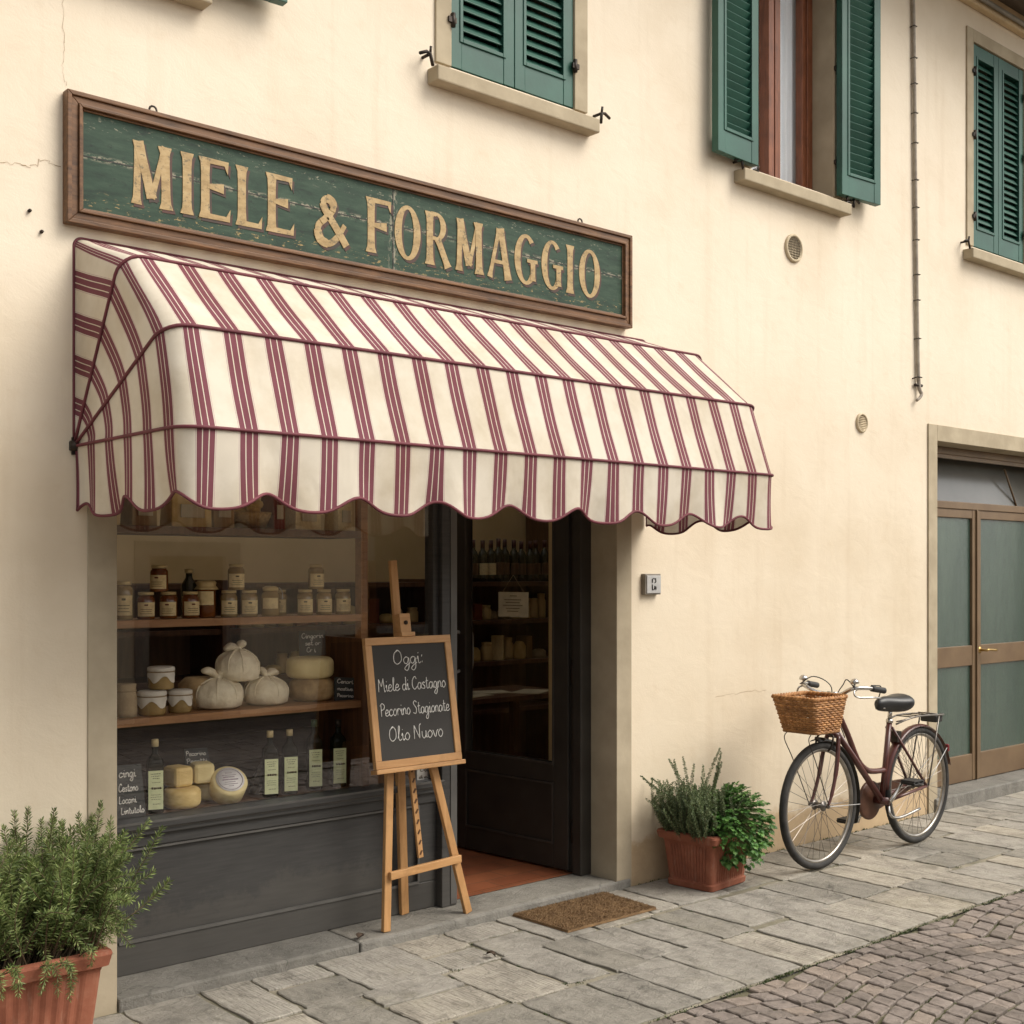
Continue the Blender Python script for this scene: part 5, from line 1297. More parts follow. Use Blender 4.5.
WB = wk.build('weave', 'wicker', bs)
sk = MB()
l0, l1 = bloop(0, NST), bloop(1, NST)
for i in range(NST): sk.tube([l0[i], l1[i]], .0034, 5)
sk.build('stakes', 'wicker', bs)
rmx = MB()
for ph in (0, PI):
    lp = bloop(1.0, NST*6); q = []
    for i, p in enumerate(lp): a_ = i*.55+ph; c_ = Vector(((BT[0]+BT[1])/2, BY, p.z)); n_ = (p-c_); n_.z = 0; n_.normalize(); q.append(p+n_*.005*math.cos(a_)+Vector((0, 0, .005*math.sin(a_)+.003)))
    rmx.tube(q, .007, 6, closed=True)
lp = bloop(0, NST*2); rmx.tube(lp, .0075, 6, closed=True)
rmx.build('rim', 'wicker', bs)
bt_ = MB(); x0, x1, y0, y1, z = brect(0); bt_.box((x0+.01, y0+.01, z-.004), (x1-.01, y1-.01, z+.004)); bt_.build('base', 'wicker', bs)

# ================================================================== SHOP WINDOW DISPLAY
ds_ = thing('display_shelf', 'wooden display shelving just inside the shop window, carrying jars and cheeses', 'shelf', (2.45, .4, .68))
sx_l, sx_r = 1.845, 3.035; SY0, SY1 = .275, .62
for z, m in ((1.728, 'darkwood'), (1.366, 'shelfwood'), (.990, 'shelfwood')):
    MB().box((sx_l, SY0, z-.030), (sx_r, SY1 if z < 1.2 else .52, z)).build('board', m, ds_, bevel=.002)
MB().box((sx_l, SY0-.03, .56), (PX-.05, SY1+.1, .612)).build('base_board', 'darkwood', ds_)
m_ = MB(); m_.box((sx_r, SY0-.01, .6125), (sx_r+.035, SY1, 1.26)); m_.build('side_panel', mat('side_panel_wood', (.15, .066, .028), (.07, .03, .014), rough=.5, scale=4, stretch=(9, 9, 1), bs=.1), ds_)
m_ = MB(); m_.box((sx_r, SY0+.0, 1.26), (sx_r+.035, SY0+.045, 2.2)); m_.build('post', 'shelfwood', ds_)
m_ = MB()
for k in range(3): m_.cut().box((sx_l, SY1+.002, .613+.118*k), (sx_r, SY1+.02, .728+.118*k))
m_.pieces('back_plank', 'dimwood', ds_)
# --- honey jars
def jar(name, label, loc, r, h, content, grp):
    t = thing(name, label, 'jar', (0, 0, 0), grp)
    m_ = MB(); m_.lathe([(0, 0), (r*.95, 0), (r, .004), (r, h*.74), (r*.93, h*.80), (r*.80, h*.84), (r*.80, h*.87)], 20); J = m_.build('body', content, t)
    m_ = MB(); m_.lathe([(r*.88, h*.89), (r*.88, h*.99), (r*.82, h), (0, h)], 20); m_.build('lid', 'goldlid', t)
    m_ = MB(); vs = []; n = 10
    for i in range(n+1):
        a_ = rad(-112-64)+rad(128)*i/n
        for z in (h*.10, h*.62): vs.append(Vector((math.cos(a_)*(r+.001), math.sin(a_)*(r+.001), z)))
    m_.add(vs, [(2*i, 2*i+2, 2*i+3, 2*i+1) for i in range(n)], smooth=True); LB = m_.build('label', 'label', t)
    m_ = MB()
    for kk, (zz, a0, a1, mm) in enumerate(((.52, -124, -102, 0), (.36, -150, -75, 0), (.28, -145, -80, 0), (.20, -152, -76, 0))):
        q = [Vector((math.cos(rad(a0+(a1-a0)*i/6))*(r+.0016), math.sin(rad(a0+(a1-a0)*i/6))*(r+.0016), h*zz)) for i in range(7)]
        m_.tube(q, .0030 if kk == 0 else .0008, 4)
    m_.build('print', 'redink' if content == 'honey' else 'ink', LB)
    t.location = loc
    return t
JY = .355; JG = 'honey jars on the upper window shelf'
def jx(px, py=612, y=JY): return at(px, py, y)
jA = jar('honey_jar', 'amber honey jar at the left end of the lower jar row, second from the wall', (jx(146).x, JY, 1.367), .034, .105, 'honey', JG)
for px, lab in ((169, 'amber honey jar in the lower row, directly below the stacked amber jar'), (191, 'amber honey jar in the lower row beside the tall cloth-topped jar')):
    dup(jA, (jx(px).x, JY+.005, 1.367), lab, JG)
dup(jA, (jx(161.5).x, JY+.02, 1.473), 'amber honey jar stacked on two others at the left of the window', JG, (1.02, 1.02, 1.0))
jB = jar('honey_jar', 'pale honey jar in the lower row just right of the tall cloth-topped jar', (jx(229).x, JY, 1.367), .034, .108, 'palehoney', JG)
dup(jB, (jx(249.5).x, JY, 1.367), 'pale honey jar in the lower row next to the clip-top jar', JG)
dup(jB, (jx(238.5).x, JY+.02, 1.476), 'pale honey jar stacked on two others at the middle of the shelf', JG)
dup(jB, (jx(305).x, JY, 1.367), 'pale honey jar first of the three matching jars at the right of the shelf', JG)
dup(jB, (jx(324).x, JY, 1.367), 'pale honey jar in the middle of the three matching jars at the shelf right', JG)
dup(jB, (jx(343).x, JY, 1.367), 'pale honey jar last in the lower row, nearest the easel mast', JG)
dup(jB, (jx(318.5).x, JY+.02, 1.476), 'pale honey jar stacked on the three matching jars at the right', JG)
dup(jB, (jx(127, 600).x, JY+.03, 1.367), 'tall pale jar against the window edge at the far left of the shelf', JG, (1.0, 1.0, 1.38))
dup(jB, (jx(289).x, JY+.07, 1.367), 'slim jar standing back between the clip-top jar and the three matching jars', JG, (.8, .8, .98))
cj = thing('clip_top_jar', 'clip-top preserving jar with pale label on the upper window shelf', 'jar', (jx(270.5).x, JY, 1.367))
m_ = MB(); p = OFF[cj.name]; m_.lathe([(0, 0), (.036, 0), (.038, .004), (.038, .085), (.03, .098), (.028, .104)], 20, Matrix.Translation(p)); m_.build('body', 'palehoney', cj)
m_ = MB(); m_.lathe([(.031, .104), (.033, .110), (.033, .118), (.02, .124), (0, .125)], 20, Matrix.Translation(p)); m_.build('lid', 'goldlid', cj)
m_ = MB(); m_.tube(spline([p+Vector((.03, -.02, .118)), p+Vector((.043, -.022, .10)), p+Vector((.046, -.02, .07))], 4), .002, 6); m_.build('clip', 'steel', cj)
m_ = MB(); m_.add([p+Vector((math.cos(rad(a_))*.039, math.sin(rad(a_))*.039, z)) for a_ in range(-172, -55, 13) for z in (.03, .075)], [(2*i, 2*i+2, 2*i+3, 2*i+1) for i in range(8)], smooth=True); m_.build("label", "label", cj)
tj = thing('cloth_topped_jar', 'taller preserve jar with gathered gold cloth lid behind the amber jars', 'jar', (jx(208.5).x, JY+.02, 1.367))
p = OFF[tj.name]; m_ = MB(); m_.lathe([(0, 0), (.036, 0), (.038, .004), (.038, .115), (.03, .125)], 20, Matrix.Translation(p)); m_.build('body', 'honey', tj)
m_ = MB(); m_.lathe([(.047, .112), (.040, .122), (.037, .128), (.040, .140), (.034, .148), (0, .15)], 24, Matrix.Translation(p), wob=lambda a_, z: 1+.07*math.sin(9*a_)*(1 if z < .125 else .3)); m_.build('cloth_lid', 'goldlid', tj)
m_ = MB(); m_.add([p+Vector((math.cos(rad(a_))*.039, math.sin(rad(a_))*.039, z)) for a_ in range(-172, -55, 13) for z in (.05, .105)], [(2*i, 2*i+2, 2*i+3, 2*i+1) for i in range(8)], smooth=True); m_.build("label", "label", tj)
db = thing('small_bottle', 'small dark bottle with gold cap behind the amber honey jars', 'bottle', (jx(189, 600, .42).x, .42, 1.367))
p = OFF[db.name]; m_ = MB(); m_.lathe([(0, 0), (.03, 0), (.032, .005), (.032, .13), (.014, .16), (.013, .18)], 16, Matrix.Translation(p)); m_.build('body', 'bottle', db)
m_ = MB(); m_.lathe([(.017, .178), (.018, .195), (0, .196)], 16, Matrix.Translation(p)); m_.build('cap', 'goldlid', db)
# --- top shelf goods (mostly behind the valance)
TS = 1.729
for i, (px, w_, h_, nm, cat, lab, mm) in enumerate(((140, .10, .16, 'parcel', 'parcel', 'kraft wrapped parcel at the left end of the top window shelf', 'packet'), (187, .17, .15, 'gift_box', 'box', 'yellowish gift box in the middle left of the top window shelf', 'cheese'), (219, .09, .17, 'tall_box', 'box', 'tall tan carton standing beside the gift box on the top shelf', 'packet'), (274, .05, .17, 'red_box', 'box', 'narrow reddish carton on the top shelf right of the straw basket', 'redpacket'), (303, .12, .15, 'paper_bag', 'bag', 'cream paper bag near the right end of the top window shelf', 'label'), (340, .07, .15, 'label_tin', 'tin', 'pale labelled tin at the right end of the top window shelf', 'label'))):
    x = at(px, 522, .38).x; t = thing(nm, lab, cat, (x, .40, TS))
    m_ = MB(); m_.add([(x-w_/2, .34, TS), (x+w_/2, .33, TS), (x+w_/2*.95, .46, TS), (x-w_/2*.95, .46, TS), (x-w_/2*.94, .345, TS+h_), (x+w_/2*.97, .335, TS+h_), (x+w_/2*.9, .45, TS+h_*1.02), (x-w_/2*.9, .45, TS+h_)], [(0, 3, 2, 1), (4, 5, 6, 7), (0, 1, 5, 4), (1, 2, 6, 5), (2, 3, 7, 6), (3, 0, 4, 7)]); m_.build('body', mm, t, bevel=.004)
    m_ = MB(); m_.box((x-w_*.3, .327, TS+h_*.25), (x+w_*.3, .331, TS+h_*.6)); m_.build('label', 'paper', t)
x = at(250, 522, .38).x; t = thing('straw_basket', 'round straw basket of packets on the top window shelf', 'basket', (x, .40, TS))
m_ = MB(); m_.lathe([(.0, 0), (.07, 0), (.095, .05), (.10, .07), (.09, .07), (.08, .03), (0, .02)], 24, Matrix.Translation((x, .40, TS)), wob=lambda a_, z: 1+.02*math.sin(24*a_)); m_.build('body', 'basketdim', t)
m_ = MB()
for k in range(16): a_ = R.uniform(0, 6.28); m_.lathe([(0, -.02), (.018, -.012), (.022, 0), (.018, .012), (0, .02)], 8, Matrix.Translation((x+.055*math.cos(a_)*R.random(), .40+.055*math.sin(a_)*R.random(), TS+.07+R.uniform(0, .04))))
m_.build('contents', 'cheese', t)
# --- middle shelf: cloth jars, cheeses in cloth, cheese wheels
MS = .991
def clothjar(name, label, px, y, z, r, h):
    p = at(px, 700, y); p.z = z; t = thing(name, label, 'jar', p, 'preserve jars with cloth covers')
    m_ = MB(); m_.lathe([(0, 0), (r*.92, 0), (r, .006), (r, h*.8), (r*.9, h*.9)], 22, Matrix.Translation(p)); m_.build('body', 'palehoney', t)
    s = R.uniform(0, 6)
    def wob(a_, zz): return 1+((.07*math.sin(5*a_+s)+.05*math.sin(9*a_+s*2)) if zz < h*.72 else .01)
    m_ = MB(); n = 40; rows = [(r*1.06, 0), (r*1.07, .5), (r*1.03, .85), (r*1.0, 1.0), (r*1.07, 1.12), (r*1.05, 1.35), (r*.9, 1.42), (0, 1.44)]; vs = []
    for rr, f in rows:
        for k in range(n):
            a_ = 2*PI*k/n; lowz = h*.45+h*.16*math.sin(4*a_+s)-.0; z_ = (lowz+(h*.80-lowz)*f) if f <= 1 else h*.80+h*.24*(f-1)/.44
            w_ = (1+.05*math.sin(8*a_+s)*(1-f)) if f < 1 else 1
            vs.append(p+Vector((math.cos(a_)*rr*w_, math.sin(a_)*rr*w_, z_)))
    m_.add(vs, [(i*n+k, i*n+(k+1) % n, (i+1)*n+(k+1) % n, (i+1)*n+k) for i in range(len(rows)-1) for k in range(n)], smooth=True); m_.build('cloth_cover', 'jarcloth', t)
    m_ = MB(); m_.tube([p+Vector((math.cos(2*PI*k/24)*r*1.045, math.sin(2*PI*k/24)*r*1.045, h*.80)) for k in range(24)], .0025, 5, closed=True); m_.build('twine', 'twine', t)
clothjar('cloth_cover_jar', 'preserve jar under white cloth, left one of the lower pair on the middle shelf', 152, .36, MS, .053, .092)
clothjar('cloth_cover_jar', 'preserve jar under white cloth, right one of the lower pair, next to the bagged cheese', 180, .37, MS, .046, .088)
clothjar('cloth_cover_jar', 'preserve jar under white cloth stacked on top of the other two', 161, .37, MS+.098, .050, .086)
p = at(126, 700, .36); p.z = MS; t = thing('kraft_bag', 'rolled kraft paper bag standing at the left end of the middle shelf', 'bag', p)
m_ = MB(); m_.lathe([(0, 0), (.040, 0), (.042, .02), (.041, .075), (.036, .10), (.040, .125), (.038, .128), (0, .12)], 18, Matrix.Translation(p), wob=lambda a_, z: 1+.03*math.sin(5*a_+z*60)); m_.build('body', 'burlap', t); m_ = MB(); m_.tube([p+Vector((math.cos(2*PI*k/18)*.037, math.sin(2*PI*k/18)*.037, .10)) for k in range(18)], .003, 5, closed=True); m_.build('twine', 'twine', t)
def bagged(label, px, y, z, r, h, kn):
    p = at(px, 700, y); p.z = z; t = thing('cheese_in_cloth', label, 'cheese', p, 'cheeses tied in white cloth')
    s = R.uniform(0, 6)
    prof = [(0, 0), (r*.72, .002), (r*.93, h*.10), (r*1.0, h*.35), (r*.98, h*.58), (r*.84, h*.78), (r*.55, h*.92), (r*.26, h*1.0), (r*.14, h*1.05)]
    def wob(a_, zz):
        k = max(0, zz/h); return 1+.028*math.sin(7*a_+s)*k+.022*math.sin(13*a_+2*s)*k+.02*math.sin(2*a_+s)+(.10*math.sin(6*a_) if k > .93 else 0)
    m_ = MB(); m_.lathe(prof, 56, Matrix.Translation(p), wob=wob); B = m_.build('cloth_body', 'cloth', t)
    m_ = MB()
    for k in range(7):
        a_ = s+2*PI*k/7+R.uniform(-.2, .2); q = []
        for rr, zz in prof[3:8]: w_ = wob(a_, zz); q.append(p+Vector((math.cos(a_)*rr*w_*1.004, math.sin(a_)*rr*w_*1.004, zz*1.004)))
        m_.tube(spline(q, 4), [.002+.0035*i/16 for i in range(17)], 6)
    m_.build('fold', 'cloth', t)
    top = p+Vector((0, 0, h*1.03)); m_ = MB()
    m_.lathe([(r*.16, -.008), (r*.20, 0), (r*.15, .010)], 14, Matrix.Translation(top))
    for ka, ln, ri in kn:
        dv = Vector((math.cos(ka), math.sin(ka)*.5, ri)); q = spline([top, top+dv*ln*.5+Vector((0, 0, .012)), top+dv*ln], 5); m_.tube(q, [.012, .015, .019, .023, .026, .027, .027, .025, .022, .018, .010][:len(q)], 9, flat=.62)
    m_.build('knot', 'cloth', t); return t
bagged('cheese tied in white cloth at the front left of the pile, ears flopped left', 218, .40, MS, .101, .122, ((PI, .072, .42), (.4, .03, .2)))
bagged('cheese tied in white cloth at the right of the pile beside the stacked wheels', 266, .40, MS, .095, .116, ((.2, .06, .12), (2.6, .035, .6)))
bagged('cheese tied in white cloth perched on top of the other two', 238, .41, MS+.106, .091, .128, ((PI, .062, .0), (.3, .035, .5)))
p = at(200, 700, .47); p.z = MS; t = thing('round_cheese', 'brown rinded cheese wheel half hidden behind the cloth-tied cheese', 'cheese', p); m_ = MB(); m_.lathe([(0, 0), (.08, 0), (.09, .02), (.088, .10), (.06, .125), (0, .13)], 32, Matrix.Translation(p)); m_.build('rind', 'agedcheese', t)
def wheelc(name, label, px, y, z, r, h, mm, sx=1):
    p = at(px, 690, y); p.z = z; t = thing(name, label, 'cheese', p)
    e = h*.32; pr = [(0, 0)]+[(r-e+e*math.sin(k*PI/10), e-e*math.cos(k*PI/10)) for k in range(6)]+[(r-e+e*math.cos(k*PI/10), h-e+e*math.sin(k*PI/10)) for k in range(6)]+[(0, h)]
    m_ = MB(); m_.lathe(pr, 40, Matrix.Translation(p), wob=lambda a_, zz: 1+.01*math.sin(3*a_)); m_.build('rind', mm, t); return t
wheelc('round_cheese', 'dark aged cheese wheel under the pale one on the middle shelf', 312, .42, MS, .098, .098, 'agedcheese'); wheelc('round_cheese', 'pale cheese wheel resting on the dark aged wheel', 310, .42, MS+.099, .104, .090, 'palecheese')
# --- bottom: oil bottles, cheeses
BS = .613
def oil(label, px, y, h, cap, capm, proto=None):
    p = at(px, 790, y); p.z = BS; t = thing('olive_oil_bottle', label, 'bottle', p, 'olive oil bottles at the window base'); r = .033
    def sq(z, rr):
        n = 32; return [p+Vector((math.copysign(abs(math.cos(2*PI*k/n+.01))**.55, math.cos(2*PI*k/n+.01))*rr, math.copysign(abs(math.sin(2*PI*k/n+.01))**.55, math.sin(2*PI*k/n+.01))*rr, z)) for k in range(n)]
    L = [(0, r*.9), (.004, r), (h*.66, r), (h*.72, r*.93), (h*.77, r*.6), (h*.81, r*.36), (h*.93, r*.34)]; n = 32; vs = [q for z, rr in L for q in sq(z, rr)]
    m_ = MB(); m_.add(vs, [(i*n+k, i*n+(k+1) % n, (i+1)*n+(k+1) % n, (i+1)*n+k) for i in range(len(L)-1) for k in range(n)]+[tuple(range(n))[::-1]], smooth=True); m_.build('glass', 'oilbottle', t)
    m_ = MB(); m_.lathe([(r*.42, h*.90), (r*.42, h*.995), (r*.36, h), (0, h)], 16, Matrix.Translation(p)); m_.build('cap', capm, t)
    m_ = MB(); m_.box((p.x-r*.84, y-r-.0035, BS+h*.06), (p.x+r*.84, y-r-.0008, BS+h*.585)); LB = m_.build('label', 'greenlabel', t)
    m_ = MB(); lx = p.x-r*.84; yy = y-r-.0038
    for k, (f0, f1, zz, rw) in enumerate(((.15, .85, .92, .0011), (.2, .8, .86, .0011), (.3, .75, .80, .0011), (.25, .8, .70, .001), (.2, .9, .55, .0042), (.2, .85, .38, .0008), (.15, .85, .32, .0008), (.2, .8, .26, .0008), (.3, .8, .14, .0012))):
        z_ = BS+h*.06+h*.525*zz; x = lx+f0*r*1.68
        while x < lx+f1*r*1.68: w_ = R.uniform(.003, .008); m_.tube([(x, yy, z_+R.uniform(-.001, .001)), (min(x+w_, lx+f1*r*1.68), yy, z_)], rw, 4); x += w_+.002
    m_.build('print', 'ink', LB); t.rotation_euler = (0, 0, rad(-20))
oil('olive oil bottle with cream cap beside the small blackboard at the window left', 155, .33, .285, 1, 'capcream'); oil('olive oil bottle with cream cap, left of the cream-capped pair', 270, .33, .275, 1, 'capcream'); oil('olive oil bottle with cream cap, right of the cream-capped pair', 289.5, .34, .272, 1, 'capcream')
oil('olive oil bottle with green cap, third of the four in a row', 314, .36, .30, 1, 'capgreen'); oil('olive oil bottle with dark cap nearest the easel', 338, .36, .29, 1, 'blackmetal')
wheelc('round_cheese', 'small yellow cheese wheel lying at the bottom of the window display', 182, .36, BS, .075, .080, 'cheese')
wheelc('round_cheese', 'low pale cheese wheel behind the labelled cheese at the window bottom', 207, .46, BS, .07, .075, 'palecheese')
def wedge(label, px, y, z, w_, h, rot, mm):
    p = at(px, 780, y); p.z = z; t = thing('cheese_piece', label, 'cheese', p); mt = Matrix.Translation(p) @ Matrix.Rotation(rot, 4, 'Z')
    m_ = MB(); m_.box((-w_/2, -.05, 0), (w_/2, .05, h), mt); m_.build('piece', mm, t, bevel=.016)
wedge('blocky yellow cheese piece on the small yellow wheel, left of two', 178, .38, BS+.081, .085, .082, .15, 'cheese'); wedge('paler cut cheese piece on the right, leaning beside the yellow piece', 202, .40, BS+.081, .085, .082, -.25, 'palecheese')
p = at(228, 800, .33); p.z = BS+.068; t = thing('labelled_cheese', 'tilted wrapped cheese wheel with round printed label in the window', 'cheese', p)
mt = Matrix.Translation(p) @ Matrix.Rotation(rad(-12), 4, 'Z') @ Matrix.Rotation(rad(46), 4, 'X'); m_ = MB(); m_.lathe([(0, -.045), (.062, -.045), (.072, -.036), (.074, .030), (.066, .040), (0, .042)], 36, mt); m_.build('rind', 'palecheese', t)
m_ = MB(); m_.lathe([(.058, .0425), (.058, .0440), (0, .0440)], 36, mt); LB = m_.build('label', 'cheeselabel', t); m_ = MB(); m_.tube([mt @ Vector((math.cos(2*PI*k/30)*.050, math.sin(2*PI*k/30)*.050, .0445)) for k in range(30)], .0016, 4, closed=True)

for yy_, hw in ((.030, .016), (.020, .030), (.010, .026), (-.002, .034), (-.013, .024), (-.023, .028), (-.032, .012)): m_.tube([mt @ Vector((-hw, yy_, .0446)), mt @ Vector((hw*R.uniform(.7, 1), yy_, .0446))], .0028 if yy_ in (.010, -.002) else .0014, 4)
m_.build('print', 'purpleprint', LB)
p = at(255, 790, .42); p.z = BS; t = thing('paper_cone', 'crumpled paper cone behind the labelled cheese', 'paper', p); m_ = MB(); m_.lathe([(.02, 0), (.03, .05), (.022, .11), (.004, .15)], 9, Matrix.Translation(p) @ Matrix.Rotation(.3, 4, 'Y'), wob=lambda a_, z: 1+.3*math.sin(3*a_+z*30), smooth=False); m_.build('body', 'trimgrey', t)
# --- little blackboards
def tag_board(label, c0, c1, c2, c3, lines, y, name='price_board', m='slate', frame_=False, ink='chalk', rw=.0016):
    """pixel corners tl, tr, br, bl measured on the photo, standing at depth y"""
    P_ = [at(*c, y) for c in (c3, c2, c1, c0)]; t = thing(name, label, 'sign', (P_[0]+P_[1])/2)
    m_ = MB(); m_.add(P_+[q+Vector((0, .006, 0)) for q in P_], [(0, 1, 2, 3), (7, 6, 5, 4), (1, 0, 4, 5), (2, 1, 5, 6), (3, 2, 6, 7), (0, 3, 7, 4)]); m_.build('panel', m, t)
    def pl(u, v): return (P_[0].lerp(P_[1], u)).lerp(P_[3].lerp(P_[2], u), v)+Vector((0, -.0012, 0))
    m_ = MB(); wdt = (P_[1]-P_[0]).length; hgt = (P_[3]-P_[0]).length
    for txt, u0, u1, v, xh in lines: chalk_text(m_, txt, pl, u0, u1, v, xh, rw)
    m_.build('writing', ink, t)
tag_board('small blackboard leaning at the left of the window bottom with chalk list', (116, 766), (141, 764), (147, 822), (116, 826), (('cingi', .10, .75, .80, .075), ('Cestono', .08, .80, .56, .065), ('Locani', .08, .70, .36, .06), ('Lintutolo', .15, .95, .18, .055)), .30, rw=.0022)
tag_board('price blackboard standing above the pale cheese wheel', (299, 631), (325, 630), (326, 655), (300, 656), (('Cingorin', .08, .92, .70, .10), ('set or', .2, .8, .42, .09), ('Cr i', .25, .6, .14, .1)), .47)
tag_board('black price card at the right end of the middle shelf', (335, 677), (355, 678), (354, 705), (335, 704), (('Cenari', .1, .9, .78, .08), ('mostive', .1, .9, .52, .07), ('Pecorino', .1, .95, .28, .06)), .33)
tag_board('price blackboard behind the stacked cheese pieces at the window bottom', (184, 749), (207, 748), (212, 770), (186, 773), (('Pecorino', .05, .9, .70, .10), ('Peretti', .05, .9, .38, .10), ('Cigra', .2, .8, .1, .1)), .48)
tag_board('white printed card standing in the lower right corner of the shop window', (417, 766), (436, 765), (436, 781), (417, 783), (('Olio', .15, .7, .65, .13), ('di mano', .1, .9, .25, .1)), .24, 'price_card', 'white', ink='ink')
# --- darker window back: cupboard with crockery behind the display
# ================================================================== BACK OF SHOP
bs_ = thing('wine_shelf', 'tall dark wooden shelf unit along the back wall of the shop', 'shelf', (5.6, 2.85, .04))
m_ = MB()
for z in (.10, .55, .90, 1.20, 1.478): m_.cut().box((2.0, 2.62, z-.03), (6.85, 3.03, z))
m_.pieces('board', 'darkwood', bs_)
m_ = MB()
for x in (2.0, 3.6, 5.2, 6.46, 6.83): m_.cut().box((x, 2.60, .04), (x+.05, 3.03, 2.05 if x > 6 else 1.5))
m_.pieces('upright', 'darkwood', bs_); MB().box((2.0, 3.032, .04), (6.88, 3.045, 1.48)).build('back_panel', 'brownwall', bs_)
WG = 'dark wine bottles on the shelf at the back of the shop'; WL = 'dark wine bottle with pale or dark label in the back shelf row'
def wine(lm):
    t = thing('wine_bottle', WL, 'bottle', (0, 0, 0), WG); m_ = MB(); m_.lathe([(0, 0), (.036, 0), (.038, .006), (.038, .185), (.030, .215), (.016, .235), (.0145, .30), (0, .30)], 18); m_.build('glass', 'bottle', t)
    m_ = MB(); m_.lathe([(.0165, .245), (.0165, .303), (0, .304)], 14); m_.build('capsule', 'capsule', t)
    m_ = MB(); m_.add([Vector((math.cos(rad(a_))*.039, math.sin(rad(a_))*.039, z)) for a_ in range(-165, -44, 12) for z in (.05, .135)], [(2*i, 2*i+2, 2*i+3, 2*i+1) for i in range(10)], smooth=True); m_.build('label', lm, t); return t
w1, w2 = wine('label'), wine('darkwood'); first = {0: 1, 1: 1}
xw = [5.56+.076*k for k in range(12)]+[6.56, 6.64, 6.72]
for k, x in enumerate(xw):
    kind = 0 if k in (0, 3, 4, 13) else 1; pr = (w1, w2)[kind]; loc = (x+R.uniform(-.006, .006), 2.75+R.uniform(-.02, .02), 1.479 if k < 12 else 1.479)
    if first[kind]: pr.location = loc; first[kind] = 0
    else: dup(pr, loc, WL, WG, (1, 1, R.uniform(.96, 1.06)))
# small goods on the lower boards
cols = ['packet', 'cheese', 'redpacket', 'label', 'palecheese', 'goldlid', 'honey', 'burlap']
GG = 'dim packets on the lower shelves at the back of the shop'; pk = None
protos = {}
for z in (1.201, .901):
    x = 3.72
    while x < 6.75:
        if abs(x-6.48) < .09 or abs(x-5.22) < .09: x += .1; continue
        mm = R.choice(cols)
        if mm not in protos:
            t = thing('packet', 'small dim packet on a lower back shelf', 'packet', (0, 0, 0), GG); m_ = MB()
            if mm in ('packet', 'redpacket', 'label'): m_.box((-.045, -.035, 0), (.045, .035, .085)); m_.box((-.028, -.0365, .02), (.028, -.0352, .06))
            elif mm in ('goldlid', 'honey'): m_.lathe([(0, 0), (.038, 0), (.040, .01), (.040, .065), (.03, .075), (.034, .078), (.034, .092), (0, .094)], 14)
            else: m_.lathe([(0, 0), (.045, 0), (.05, .012), (.048, .05), (.03, .066), (0, .07)], 12, wob=lambda a_, zz: 1+.06*math.sin(3*a_))
            m_.build('body', mm, t); protos[mm] = t; t.location = (x, 2.74, z)
        else: dup(protos[mm], (x, 2.74+R.uniform(-.03, .03), z), 'small dim packet on a lower back shelf', GG, (R.uniform(.7, 1.2), 1, R.uniform(.8, 2.2)), R.uniform(0, 3))
        x += R.uniform(.075, .13)
tb_ = thing('display_table', 'dark display table in the middle of the shop, laid with papers', 'table', (5.1, 1.9, .04))
MB().box((4.75, 1.75, .72), (5.75, 2.35, .75)).build('top', 'darkwood', tb_)
for x in (4.79, 5.67):
    for y in (1.79, 2.27): MB().box((x, y, .04), (x+.05, y+.05, .72)).build('leg', 'darkwood', tb_)
for k, (x, y, rz, lab) in enumerate(((5.0, 1.95, .2, 'sheet of pale paper on the left of the display table'), (5.25, 2.05, -.3, 'sheet of pale paper in the middle of the display table'), (5.5, 1.9, .5, 'sheet of pale paper on the right of the display table'))):
    t = thing('paper_sheet', lab, 'paper', (x, y, .7505), None, rz); MB().box((-.14, -.10, 0), (.14, .10, .004)).build('sheet', 'paper', t, world=False)
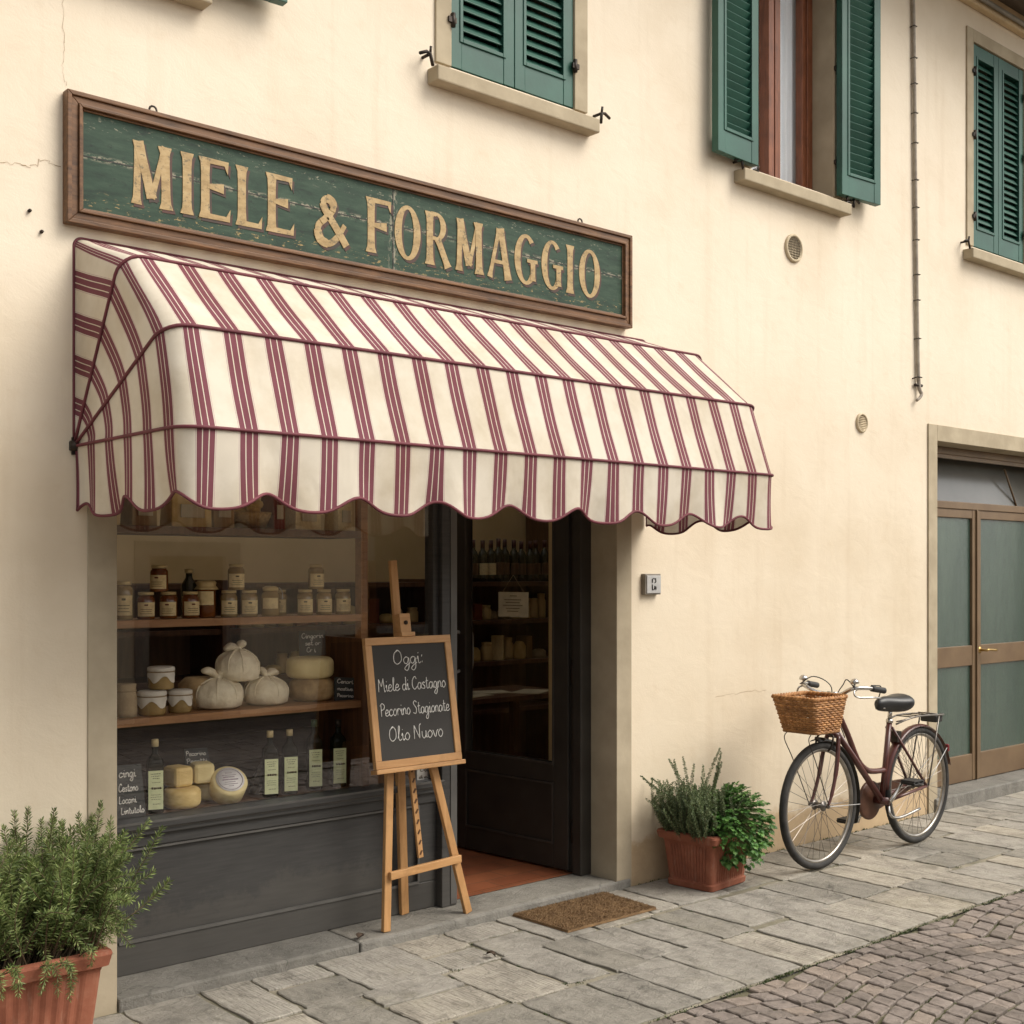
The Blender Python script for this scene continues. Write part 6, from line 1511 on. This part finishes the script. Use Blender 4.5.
# paper notice hanging on the door glass
nt_ = thing('door_notice', 'cream paper notice hanging from a string on the glass of the open shop door', 'notice', dm @ Vector((.42, .03, 1.38)))
m_ = MB(); m_.box((.27, .024, 1.315), (.485, .027, 1.445), dm); m_.build('sheet', 'paper', nt_)
m_ = MB(); m_.tube([dm @ Vector(p) for p in ((.30, .026, 1.444), (.378, .026, 1.535), (.455, .026, 1.444))], .0015, 5); m_.build('string', 'twine', nt_)
m_ = MB()
for z, a0, a1 in ((1.425, .38, .43), (1.405, .35, .47), (1.39, .36, .46), (1.375, .34, .48), (1.36, .36, .46), (1.345, .37, .45)): m_.tube([dm @ Vector((a0-.03, .0285, z)), dm @ Vector((a1-.03, .0285, z))], .0016, 4)
m_.build('print', 'ink', nt_)

# ================================================================== LIGHT, WORLD, CAMERA
SUN_EL, SUN_AZ = rad(48), rad(143)     # azimuth clockwise from +Y: in front of the wall, to the right
w = bpy.data.worlds.new('World'); scene.world = w; w.use_nodes = True; nt = w.node_tree
sky = nt.nodes.new('ShaderNodeTexSky'); sky.sky_type = 'NISHITA'; sky.sun_disc = False; sky.sun_elevation = SUN_EL; sky.sun_rotation = SUN_AZ
sky.air_density = 1.0; sky.dust_density = 3.0; sky.ozone_density = 1.0
hs = nd(nt, 'ShaderNodeHueSaturation', Saturation=.28, Value=1.0); nt.links.new(sky.outputs[0], hs.inputs['Color'])
tint = mixc(nt, 1.0, hs.outputs[0], (1.0, .975, .925), 'MULTIPLY')
bg = nt.nodes['Background']; bg.inputs['Strength'].default_value = .24; nt.links.new(tint, bg.inputs[0])
sl = bpy.data.lights.new('sun', 'SUN'); sl.energy = 2.65; sl.angle = rad(38); sl.color = (1.0, .95, .87)
so = bpy.data.objects.new('sun', sl); COL.objects.link(so)
dv = Vector((math.sin(SUN_AZ)*math.cos(SUN_EL), math.cos(SUN_AZ)*math.cos(SUN_EL), math.sin(SUN_EL)))
so.rotation_euler = (-dv).to_track_quat('-Z', 'Y').to_euler(); so.location = (4, -5, 9)
cam = bpy.data.cameras.new('camera'); co_ = bpy.data.objects.new('camera', cam); COL.objects.link(co_); scene.camera = co_
co_.location = (0, -DIST, EYE); co_.rotation_euler = (rad(90), 0, AXA-rad(90))
cam.sensor_width = 36; cam.sensor_fit = 'HORIZONTAL'; cam.lens = 36*F/1024; cam.shift_y = (HY-512)/1024; cam.clip_start = .05; cam.clip_end = 500
scene.view_settings.view_transform = 'Standard'; scene.view_settings.look = 'None'; scene.view_settings.exposure = 0; scene.view_settings.gamma = 1
scene.cycles.max_bounces = 10; scene.cycles.transparent_max_bounces = 12
